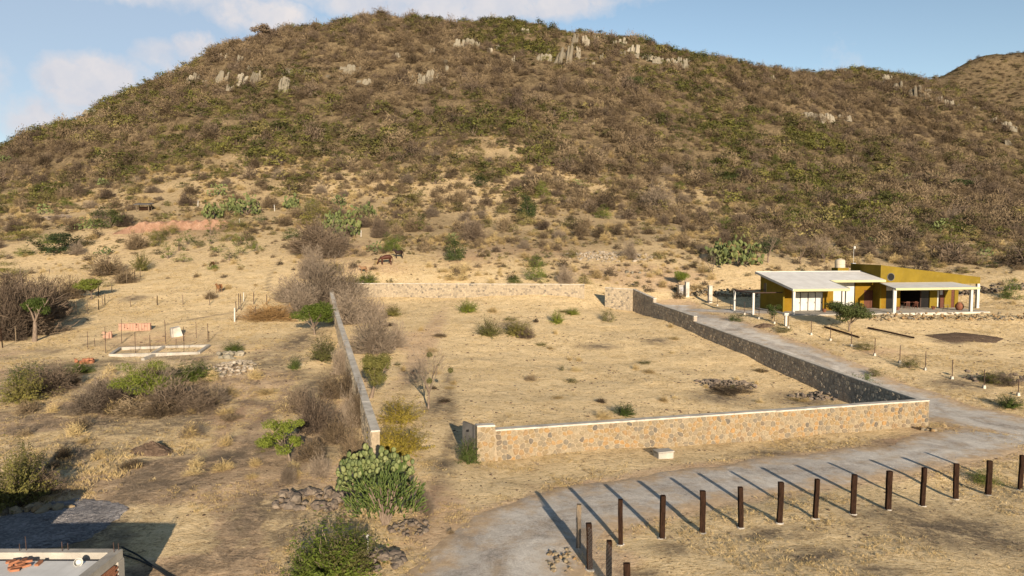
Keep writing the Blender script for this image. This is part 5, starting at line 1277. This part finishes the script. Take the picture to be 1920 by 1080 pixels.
for i, (px, py, w, h, lab) in enumerate([(1803,356,54,18,'flat umbrella tree on the lower right hillside, widest'), (1652,326,32,12,'small umbrella tree higher on the right hillside'), (1747,342,30,16,'dark umbrella tree left of the widest one'), (1265,103,12,10,'tiny dark tree on the right skyline shoulder'), (1322,112,14,9,'tiny flat tree on the right skyline'), (1190,165,44,20,'dark green tree patch high on the hill')]):
    tree(lab, px, py, 0, (px, py - h * .75, w, h), 'dark', ring(9, 20 + i, .4, .5, .55), .3 if i != 3 else .5, 700, seed=30 + i, trunk_r=.18)

# the big prickly pear: every pad is a part
p = P(702, 935); s = p.y / FPX; t = thing('prickly_pear', 'large prickly pear with round pale pads behind the boulders', 'cactus', p); rr = random.Random(8)
pads = [MB().add(*pad_V(Vector((0, 0, 0)), Vector((1, 0, 0)), Vector((0, 0, 1)), Vector((0, 1, 0)), .165, .225, .035)).mesh('pad', M['nopal'], True) for _ in range(1)]
W, Hh = 150 * s, 100 * s
for i in range(280):
    a, k = rr.uniform(0, 6.28), math.sqrt(rr.random()); x, y = W / 2 * k * math.cos(a), .95 * k * math.sin(a); ztop = Hh * (1 - .28 * k ** 2) * (.88 + .10 * math.sin(3 * a + 1) + .07 * math.sin(7 * a) + rr.uniform(-.06, .10))
    z = ztop * (1 - .62 * rr.random() ** 1.4) ; o = obj('pad', pads[0], t); o.location = (x, y, z); sc_ = rr.uniform(.5, .85); o.scale = (sc_, sc_, sc_)
    o.rotation_euler = (rr.uniform(-.55, .4), rr.uniform(-.6, .6), rr.uniform(-.75, .75))
mb = MB()
for i in range(14): 
    a = rr.uniform(0, 6.28); mb.tube([(rr.uniform(-.3, .3), rr.uniform(-.2, .2), -.1), (W * .3 * math.cos(a), .6 * math.sin(a), Hh * .4), (W * .42 * math.cos(a), .8 * math.sin(a), Hh * .75)], [.10, .07, .04], 6, cap=False)
mb.build('stem', M['cane'], t)
# cane cactus in front of it
p = P(722, 985); s = p.y / FPX; t = thing('cane_cactus', 'green many-armed cane cactus bush in front of the prickly pear', 'cactus', p); mb = MB(); W, Hh = 148 * s, 112 * s; arms = []
for i in range(640):
    a, k = rr.uniform(0, 6.28), math.sqrt(rr.random()); q = Vector((W / 2 * k * math.cos(a), .8 * k * math.sin(a), Hh * (.25 + .62 * rr.random()) * (1 - .25 * k * k)))
    d = Vector((math.cos(a) * k * .8 + rr.uniform(-.5, .5), math.sin(a) * k * .8 + rr.uniform(-.5, .5), rr.uniform(.2, 1.1))).normalized(); L = rr.uniform(.14, .34)
    m1 = MB().tube([tuple(q), tuple(q + d * L * .55 + Vector((0, 0, .02))), tuple(q + d * L + Vector((0, 0, .05)))], [.024, .030, .014], 5)
    if i < 290: m1.build('arm', M['cane'], t, True)
    else: mb.add(m1.v, m1.f)
tag(mb.build('small_arms', M['cane'], t, True), kind='stuff')
mb = MB()
for i in range(16):
    a = rr.uniform(0, 6.28); k = rr.uniform(.3, .9); mb.tube([(0, 0, -.1), (W * .2 * k * math.cos(a), .3 * k * math.sin(a), Hh * .35), (W * .42 * k * math.cos(a), .7 * k * math.sin(a), Hh * .7)], [.07, .05, .03], 6, cap=False)
mb.build('stems', M['bark'], t)

# brown brush heap of the corral
V, F, mi = twiggy(300, 2600, .012, 0, 1, .25, 8); c = P(497, 603); me = mesh_np('brush_heap', V, F, M['brush']); o = tag(obj('brush_heap', me), 'wide brown dry brush heap inside the stake corral', 'brush heap'); o.location = c + Vector((0, 1.3, 0)); o.scale = (112 * c.y / FPX, 4.2, 2.1)

# ------------------------------------------------------------------ animals (skin-grown bodies)
def animal(name, label, cat, px, py, L, Hw, mat, facing=1, graze=True, rz=0.0, horse=True):
    """L body length, Hw height at the withers; faces -x before turning"""
    S = Hw / 1.5 * 1.1; bl = L / 2.0
    J = [((.62*bl,0,1.12),.27),((.2*bl,0,1.08),.33),((-.25*bl,0,1.06),.31),((-.55*bl,0,1.12),.27)]       # rump .. shoulders
    E = [(0,1),(1,2),(2,3)]
    def add(p, r, par): J.append((p, r)); E.append((par, len(J) - 1)); return len(J) - 1
    if graze: n1 = add((-.85*bl,0,.92),.13,3); n2 = add((-1.05*bl,0,.55),.10,n1); n3 = add((-1.08*bl,0,.38),.10,n2); n4 = add((-1.18*bl,0,.12),.06,n3)
    else: n1 = add((-.82*bl,0,1.32),.13,3); n2 = add((-1.0*bl,0,1.52),.11,n1); n3 = add((-1.14*bl,0,1.48),.10,n2); n4 = add((-1.38*bl,0,1.34),.06,n3)
    for y in (-.05, .05): add((J[n2][0][0] + (.06), y * 1.6, J[n2][0][2] + .13), .025, n2)
    for y, dx in ((-.15, .04), (.15, -.08)):
        a = add((-.50*bl+dx*.3, y, .80), .10, 3); b = add((-.50*bl+dx, y, .45), .055, a); add((-.50*bl+dx+.02, y, .04), .045, b)
        a = add((.58*bl+dx*.4, y, .85), .13, 0); b = add((.52*bl+dx, y, .58), .075, a); c_ = add((.68*bl+dx, y, .40), .05, b); add((.64*bl+dx, y, .04), .045, c_)
    a = add((.80*bl,0,1.12),.05,0); b = add((.90*bl,0,.80),.05,a); add((.88*bl,0,.45),.035,b)
    me = bpy.data.meshes.new(name); me.from_pydata([tuple(Vector(p_) * S) for p_, _ in J], E, []); o = bpy.data.objects.new(name, me); C.objects.link(o)
    sk = o.modifiers.new('skin', 'SKIN'); sk.use_smooth_shade = True; o.modifiers.new('sub', 'SUBSURF').levels = 1
    for v, (_, r) in zip(me.skin_vertices[0].data, J): v.radius = (r * S, r * S)
    me.skin_vertices[0].data[1].use_root = True
    dg = bpy.context.evaluated_depsgraph_get(); m2 = bpy.data.meshes.new_from_object(o.evaluated_get(dg)); bpy.data.objects.remove(o); m2.name = 'body'; m2.materials.clear(); m2.materials.append(M[mat])
    t = thing(name, label, cat, P(px, py), rz); obj('body', m2, t)
    if horse:
        mb = MB(); q = [Vector(J[i][0]) * S for i in (3, n1, n2)]; mb.tube([tuple(q[0] + Vector((0, 0, .2 * S))), tuple(q[1] + Vector((.06, 0, .15 * S))), tuple(q[2] + Vector((.1, 0, .08 * S)))], [.04, .06, .03], 5); mb.build('mane', M['horsedark'], t)
animal('horse', 'bay horse grazing head down on the slope behind the plot', 'horse', 724, 497, 2.0, 1.62, 'horse', rz=.25)
animal('horse', 'almost black horse standing behind the bay horse', 'horse', 748, 485, 1.7, 1.35, 'horsedark', graze=False, rz=.05)
animal('calf', 'pale tan calf standing just above the green shrub', 'calf', 682, 513, 1.5, 1.1, 'calf', graze=False, rz=.1, horse=False)
animal('calf', 'brown calf alone in the dry field above the corral', 'calf', 411, 549, 1.3, 1.1, 'calfbrown', graze=False, rz=1.2, horse=False)
animal('calf', 'dark reddish calf beside a small green shrub in the left field', 'calf', 398, 502, 1.1, .95, 'horse', graze=True, rz=.6, horse=False)

# ------------------------------------------------------------------ pale crags on the hill
def crag_mesh(seed):
    rs = np.random.RandomState(seed); mb = MB(); r = random.Random(seed)
    for k in range(r.randint(7, 12)):
        x, y = r.uniform(-.42, .42), r.uniform(-.2, .2); w = r.uniform(.07, .17); h = r.uniform(.35, .95); n = 7; V = []
        for lv, (f, kk) in enumerate([(-.3, 1.2), (.25, 1.1), (.6, 1.0), (.86, .86), (1.0, .55)]):
            for i in range(n):
                a = 2 * math.pi * i / n; q = w * kk * r.uniform(.68, 1.25); V.append((x + q * math.cos(a) + .06 * f, y + q * math.sin(a) * .8 + .18 * f, h * f))
        mb.add(V, [[l * n + i, l * n + (i + 1) % n, (l + 1) * n + (i + 1) % n, (l + 1) * n + i] for l in range(4) for i in range(n)] + [[4 * n + i for i in range(n)]])
    return mb.mesh('crag', M['crag'])
CM = [crag_mesh(500 + k) for k in range(6)]
crags = [(415,155,22,26),(448,158,26,26),(475,156,18,26),(487,155,14,26),(380,163,14,16),(352,158,16,22),(366,152,12,18),(318,148,14,12),(450,118,10,18),(470,130,12,16),(424,108,9,11),(528,170,20,34),(545,145,26,20),(580,138,30,14),(165,205,16,9),(102,235,10,8),
 (1052,120,34,40),(875,88,24,22),(860,92,16,22),(806,158,24,34),(790,158,12,24),(772,152,10,12),(808,108,14,22),(835,125,8,18),(662,138,28,20),(690,158,20,14),(722,165,14,10),(964,122,10,20),(1010,112,12,14),(917,98,12,12),(1078,80,10,20),(1100,88,14,26),(1115,80,12,18),(1098,122,14,16),(830,170,8,8),(838,135,6,16),(915,130,8,12),(960,70,10,12),(985,62,12,12),
 (1170,82,20,14),(1185,98,26,18),(1210,112,24,14),(1235,118,20,14),(1262,125,22,20),(1280,125,16,22),(1200,132,18,10),(1165,105,14,12),
 (1508,222,26,16),(1530,226,24,16),(1552,228,28,20),(1585,226,20,14),(1690,168,24,18),(1715,178,28,22),(1735,186,16,16),(1665,150,18,12),(1640,140,14,10),(1780,198,14,14),(1830,208,12,10),(1862,232,14,14),(1885,240,18,16),(1900,246,14,12),(1892,272,12,12),(1500,226,14,10),(1450,148,14,8),(1760,190,12,12),
 (640,150,14,10),(700,72,10,8),(745,108,10,12),(1025,98,10,14),(1130,112,10,14),(1150,88,10,14),(935,95,10,14),(1085,108,8,16)]
rc = random.Random(66); crags += [(px + rc.uniform(-1.3, 1.3) * w, py + rc.uniform(-.5, .6) * h, w * rc.uniform(.35, .6), h * rc.uniform(.3, .6)) for px, py, w, h in crags for _ in range(1)]
for i, (px, py, w, h) in enumerate(crags):
    p = P(px, py); s = p.y / FPX; o = obj('crag', CM[i % 6]); o.location = p - Vector((0, 0, h * s * .05)); o.scale = (w * s * 1.15, w * s * 1.0, h * s * 1.1); o.rotation_euler = (-.15, 0, rnd.uniform(-.4, .4))
    zone = 'left shoulder of the hill' if px < 620 else ('upper face below the summit' if px < 1140 else ('right skyline shoulder of the hill' if px < 1300 else 'right-hand hillside'))
    size_ = ('tall' if h > 20 else ('broad' if w > 20 else ('narrow' if h > 1.3 * w else 'small'))); side_ = 'higher' if py < 125 else ('middle' if py < 170 else 'lower')
    tag(o, '%s pale rock crag on the %s, %s, %s' % (size_, zone, side_, ['far left', 'left', 'left of centre', 'centre', 'right of centre', 'right', 'far right'][min(6, int(px / 275))]), 'crag', 'pale crags on the ' + zone)

# ------------------------------------------------------------------ shrubs of the lower hill, one by one, then the scrub above as one mass
def proj(p):
    c, s_ = math.cos(PITCH), math.sin(PITCH); dz = p[2] - CAM_Z; dep = p[1] * c - dz * s_; return 960 + FPX * p[0] / dep, 540 - FPX * (p[1] * s_ + dz * c) / dep
KL = {'brown': ('brown leafless thorn bush on the open lower hillside', 'dry_shrub'), 'drydark': ('dark grey-brown thorn bush on the open lower hillside', 'dry_shrub'), 'dry': ('pale grey thorn bush on the open lower hillside', 'dry_shrub'),
      'scrubo': ('olive bush on the open lower hillside', 'leafy_shrub'), 'green': ('green bush on the open lower hillside', 'leafy_shrub'), 'nopal': ('wild prickly pear on the open lower hillside', 'prickly_pear')}
n_ = 0; taken = [(a[1], a[2]) for a in S_]
while n_ < 285:
    px, py = rnd.uniform(-20, 1940), 300 + 185 * rnd.random() ** .9
    if 200 < px < 540 and py > 395 or (px > 1270 and px < 1850 and py > 470) or (640 < px < 1330 and py > 452): 
        if rnd.random() < .9: continue
    if any(abs(px - a) < 26 and abs(py - b) < 14 for a, b in taken): continue
    k = rnd.choices(['brown', 'drydark', 'dry', 'scrubo', 'green', 'nopal'], [30, 22, 20, 16, 8, 6])[0]; w = rnd.uniform(18, 46) * (.55 + .45 * (py - 280) / 200)
    za = 'far left' if px < 380 else ('left centre' if px < 760 else ('centre' if px < 1140 else ('right centre' if px < 1500 else 'far right')))
    zb_ = 'high' if py < 345 else ('halfway' if py < 405 else 'low')
    put(k, px, py, w, w * rnd.uniform(.5, .8), '%s %s, %s on the slope, %s' % ('large' if w > 34 else ('small' if w < 22 else 'middling'), KL[k][0].replace(' on the open lower hillside', ''), zb_, za), 'cactus' if k == 'nopal' else 'shrub', KL[k][1], 'scattered bushes of the lower hillside'); taken.append((px, py)); n_ += 1

def scatter_gn(name, label, cat, pts, scl, rotz, protos, wts, mats_seed=0):
    """one object: points carrying instances of a few plant shapes"""
    me = bpy.data.meshes.new(name); me.vertices.add(len(pts)); me.vertices.foreach_set('co', np.asarray(pts, np.float32).ravel())
    for nm, ty, dat in (('sc', 'FLOAT_VECTOR', scl), ('rz', 'FLOAT', rotz), ('kind', 'INT', wts)):
        a = me.attributes.new(nm, ty, 'POINT'); a.data.foreach_set('vector' if ty == 'FLOAT_VECTOR' else 'value', np.asarray(dat, np.int32 if ty == 'INT' else np.float32).ravel())
    o = obj(name, me); g = bpy.data.node_groups.new(name, 'GeometryNodeTree'); g.interface.new_socket('Geometry', in_out='INPUT', socket_type='NodeSocketGeometry'); g.interface.new_socket('Geometry', in_out='OUTPUT', socket_type='NodeSocketGeometry')
    T = NT(g); gi = T.node('NodeGroupInput'); go = T.node('NodeGroupOutput'); jn = T.node('GeometryNodeJoinGeometry')
    for i in range(len(protos) - 1, -1, -1):
        po = bpy.data.objects.new('%s_shape' % name, protos[i]); oi = T.node('GeometryNodeObjectInfo'); oi.inputs['Object'].default_value = po
        ti = T.node('GeometryNodeGeometryToInstance'); g.links.new(oi.outputs['Geometry'], ti.inputs[0]); g.links.new(ti.outputs[0], jn.inputs[0])
    na = lambda nm, ty: T.node('GeometryNodeInputNamedAttribute', {'Name': nm}, data_type=ty).outputs['Attribute']
    rot = T.node('ShaderNodeCombineXYZ', {2: na('rz', 'FLOAT')}).outputs[0]
    ip = T.node('GeometryNodeInstanceOnPoints'); g.links.new(gi.outputs[0], ip.inputs['Points']); g.links.new(jn.outputs[0], ip.inputs['Instance']); ip.inputs['Pick Instance'].default_value = True
    g.links.new(na('kind', 'INT'), ip.inputs['Instance Index']); g.links.new(rot, ip.inputs['Rotation']); g.links.new(na('sc', 'FLOAT_VECTOR'), ip.inputs['Scale']); g.links.new(ip.outputs[0], go.inputs[0])
    m = o.modifiers.new('scatter', 'NODES'); m.node_group = g; return tag(o, label, cat, kind='stuff')
rs = np.random.RandomState(4)
HP = [mkproto('scrub', twiggy(400 + k, 560, .030, 0, 1, .17, 4), 'scrub') for k in range(3)] + [mkproto('scrub', leafy(410 + k, 420, .048, clumps=18, spread=.24), 'scrubo') for k in range(2)] + [mkproto('scrub', leafy(420 + k, 420, .048, clumps=18, spread=.24), 'scrubg') for k in range(2)] + [mkproto('scrub', twiggy(430, 560, .030, 0, 1, .17, 4), 'drydark')]
N = 175000; X = rs.uniform(-330, 420, N); Y = rs.uniform(118, 520, N); Z = gz(X, Y)
upper = sstep(Y + .06 * np.abs(X - 60) * 0 + (fbm(X / 26, Y / 26, 4, 41) - .5) * 110 + 56 * sstep(X / Y, .2, .42) - 10 * sstep(-X / Y, .3, .6), 146, 236)
dens = .05 + .95 * upper; dens *= .25 + 1.2 * sstep(fbm(X / 12, Y / 12, 4, 51), .30, .62)
dens *= np.where((X / Y < -.25) & (Y < 175), .3, 1); dens = np.where(Y < 150, dens * .8, dens)
keep = (rs.rand(N) < dens * .48) & (np.abs(X / Y) < .85) & ~((Y < 150) & (X > 20) & (X < 100) & (Y < 118))
X, Y, Z, upper = X[keep], Y[keep], Z[keep], upper[keep]; n = len(X)
gp = fbm(X / 42, Y / 60, 3, 61) + .16 * sstep(Z, 95, 135) + (rs.rand(n) - .5) * .62
kind = np.where(gp > .74, rs.randint(5, 7, n), np.where(gp > .60, rs.randint(3, 5, n), rs.randint(0, 3, n))); kind = np.where((kind < 3) & (rs.rand(n) < .22), 7, kind)
w = rs.lognormal(.80, .52, n) * (.8 + .25 * upper); w = np.clip(w, .8, 7.5); h = w * rs.uniform(.5, .85, n)
scatter_gn('hillside_scrub', 'dense brown and olive thorn scrub covering the upper hillside', 'scrub', np.stack([X, Y, Z - .05], 1), np.stack([w, w, h], 1), rs.uniform(0, 6.28, n), HP, kind)
N = 90000; X = rs.uniform(-200, 230, N); Y = rs.uniform(96, 240, N); f_ = fbm(X / 7, Y / 7, 3, 45)
hu = (X - HOUSE_O.x) * HU.x + (Y - HOUSE_O.y) * HU.y; hv = (X - HOUSE_O.x) * HV.x + (Y - HOUSE_O.y) * HV.y
keep = (rs.rand(N) < sstep(f_, .30, .66) * (.25 + .75 * sstep(Y, 112, 140)) * np.where((X / Y < -.30) & (Y < 150), .18, 1)) & (np.abs(X / Y) < .85) & ~((hu > -4) & (hu < 34) & (hv > -4) & (hv < 13)) & ((Y > 105) | (np.abs(X - 5) > 32)) & (seg_dist(X, Y, SIDEPTS) > 3)
X, Y = X[keep], Y[keep]; n2 = len(X); w2 = np.clip(rs.lognormal(-.35, .55, n2), .25, 2.6); k2 = np.where(rs.rand(n2) < .28, rs.randint(3, 5, n2), rs.randint(0, 3, n2)); k2 = np.where(rs.rand(n2) < .35, 8, k2)
scatter_gn('low_brush', 'low dry brush and bunch grass dotting the foot of the hill', 'brush', np.stack([X, Y, gz(X, Y) - .03], 1), np.stack([w2, w2, w2 * rs.uniform(.4, .75, n2)], 1), rs.uniform(0, 6.28, n2), HP + [PR['tuft', 0]], k2)
print('scrub', n, n2)

# dry grass tufts over the near ground
def tuft_mesh(seed, nb, mat, spread=.5, hh=1.0):
    r_ = np.random.RandomState(seed); p0 = np.stack([r_.uniform(-spread, spread, nb), r_.uniform(-spread, spread, nb), np.zeros(nb)], 1); d = np.stack([r_.uniform(-.5, .5, nb), r_.uniform(-.5, .5, nb), r_.uniform(.45, 1.0, nb) * hh], 1)
    V, F = slivers(p0, p0 + d, .10, r_); me = mesh_np('tuft', V, F, mat); return me
GP = [tuft_mesh(600 + k, 9, M['straw']) for k in range(3)] + [tuft_mesh(604, 9, M['dry'])]
N = 190000; k = rs.rand(N) ** .8; Y = 23 + 100 * k; X = rs.uniform(-.78, .78, N) * Y + rs.uniform(-3, 3, N)
cl = fbm(X / 2.6, Y / 2.6, 3, 71); rd = np.minimum(seg_dist(X, Y, ROADPTS), seg_dist(X, Y, SIDEPTS)); hu = (X - HOUSE_O.x) * HU.x + (Y - HOUSE_O.y) * HU.y; hv = (X - HOUSE_O.x) * HV.x + (Y - HOUSE_O.y) * HV.y
inside = (hu > -2) & (hu < 31) & (hv > -3.5) & (hv < 12); inlot = (X > -7.3 - .2868 * (Y - 38.5)) & (X < 28.3 - .228 * (Y - 49.6)) & (Y > 40.2 + .31 * (X + 2)) & (Y < 102)
pad = (X < -9.5) & (Y < 31.5); keep = (rs.rand(N) < sstep(.6 * cl + .4 * fbm(X / 9, Y / 9, 3, 77), .42, .60) * np.where(inlot, .5, .9) * (1 - .88 * sample(Zdark, X, Y))) & (rd > 2.6) & ~inside & ~pad & (seg_dist(X, Y, [FW0, FW1]) > .3) & (seg_dist(X, Y, [RW0, RW1]) > .3) & (seg_dist(X, Y, [LW0, LW1]) > .35) & (seg_dist(X, Y, BK) > .3)
X, Y, inlot = X[keep], Y[keep], inlot[keep]; n = len(X); tall = np.exp(-(((X + 21) / 5) ** 2 + ((Y - 38.5) / 3.5) ** 2))
w = rs.uniform(.10, .26, n) * (1 + .5 * tall); h = np.where(inlot, rs.uniform(.04, .10, n), rs.uniform(.05, .16, n)) * (1 + 1.6 * tall)
scatter_gn('dry_grass', 'short straw-coloured dry grass over the fields and plot', 'grass', np.stack([X, Y, gz(X, Y)], 1), np.stack([w, w, h], 1), rs.uniform(0, 6.28, n), GP, np.where(rs.rand(n) < .10 + .5 * sample(Zdark, X, Y), 3, rs.randint(0, 3, n)))
print('grass', n)
# clods and pebbles
N = 11000; Y = 24 + 80 * rs.rand(N) ** .9; X = rs.uniform(-.75, .75, N) * Y; hu = (X - HOUSE_O.x) * HU.x + (Y - HOUSE_O.y) * HU.y; hv = (X - HOUSE_O.x) * HV.x + (Y - HOUSE_O.y) * HV.y
keep = (np.minimum(seg_dist(X, Y, ROADPTS), seg_dist(X, Y, SIDEPTS)) > 2.6) & ~((hu > -2) & (hu < 31) & (hv > -3) & (hv < 12)) & ~((X < -9.5) & (Y < 31)) & (fbm(X / 5, Y / 5, 3, 81) > .40)
X, Y = X[keep], Y[keep]; n = len(X); mbp = MB(); lump(mbp, (0, 0, 0), 1.0, random.Random(2)); m1 = mbp.mesh('clod', M['soil']); mbp = MB(); lump(mbp, (0, 0, 0), 1.0, random.Random(3)); m2 = mbp.mesh('clod', M['rock'])
w = np.clip(rs.lognormal(-2.85, .45, n), .03, .15) * (.55 + .45 * sstep(Y, 38, 60))
scatter_gn('clods', 'small dark clods and pebbles strewn over the dry ground', 'clods', np.stack([X, Y, gz(X, Y) + w * .05], 1), np.stack([w, w * rs.uniform(.7, 1.3, n), w * .7], 1), rs.uniform(0, 6.28, n), [m1, m2], (rs.rand(n) < .35).astype(int))

# ------------------------------------------------------------------ far ridge behind the right shoulder
ridge = [(1560,230),(1640,195),(1700,165),(1750,138),(1800,120),(1850,108),(1920,97),(2000,80),(2150,70),(2400,110),(2800,220)]
V = []; cols = 40; xs = np.linspace(1560, 2800, 90); prof = np.interp(xs, [a for a, _ in ridge], [b for _, b in ridge])
for i, (px, py) in enumerate(zip(xs, prof)):
    for j in range(cols):
        f = j / (cols - 1)
        if f <= .7: g = f / .7; yy = 640 + 560 * g; pyy = 470 + (py - 470) * g ** .8; q = at(px, pyy, yy)
        else: q0 = at(px, py, 1200); g = (f - .7) / .3; q = (q0[0] * (1 + .3 * g), q0[1] + 420 * g, q0[2] * (1 - g * .9))
        V.append(q)
V = np.array(V); V[:, 2] += (fbm(V[:, 0] / 70, V[:, 1] / 70, 4, 91) - .5) * 26 * np.repeat(np.ones(len(xs)), cols) * sstep(V[:, 2], 10, 120)
I = np.arange(len(xs) * cols).reshape(len(xs), cols); F = np.stack([I[:-1, :-1], I[1:, :-1], I[1:, 1:], I[:-1, 1:]], -1).reshape(-1, 4)
me = mesh_np('far_hill', V, F, M['ground'], True); a = me.attributes.new('zone', 'FLOAT_COLOR', 'POINT'); a.data.foreach_set('color', np.tile(np.array([0, 0, 1, 1], np.float32), len(V)))
tag(obj('far_hill', me), 'far rounded ridge behind the right shoulder of the hill', 'hill', kind='structure')
rs2 = np.random.RandomState(9); n = 9000; k = rs2.randint(0, len(F), n); b_ = rs2.rand(n, 2); Q = V[F[k, 0]] * ((1 - b_[:, 0]) * (1 - b_[:, 1]))[:, None] + V[F[k, 1]] * (b_[:, 0] * (1 - b_[:, 1]))[:, None] + V[F[k, 2]] * (b_[:, 0] * b_[:, 1])[:, None] + V[F[k, 3]] * ((1 - b_[:, 0]) * b_[:, 1])[:, None]
kp = (Q[:, 0] / Q[:, 1] < .85); Q = Q[kp]; n = len(Q); w = rs2.uniform(4, 9, n)
scatter_gn('far_scrub', 'dark scrub on the far ridge', 'scrub', Q, np.stack([w, w, w * .6], 1), rs2.uniform(0, 6.28, n), HP[:5], rs2.randint(0, 5, n))
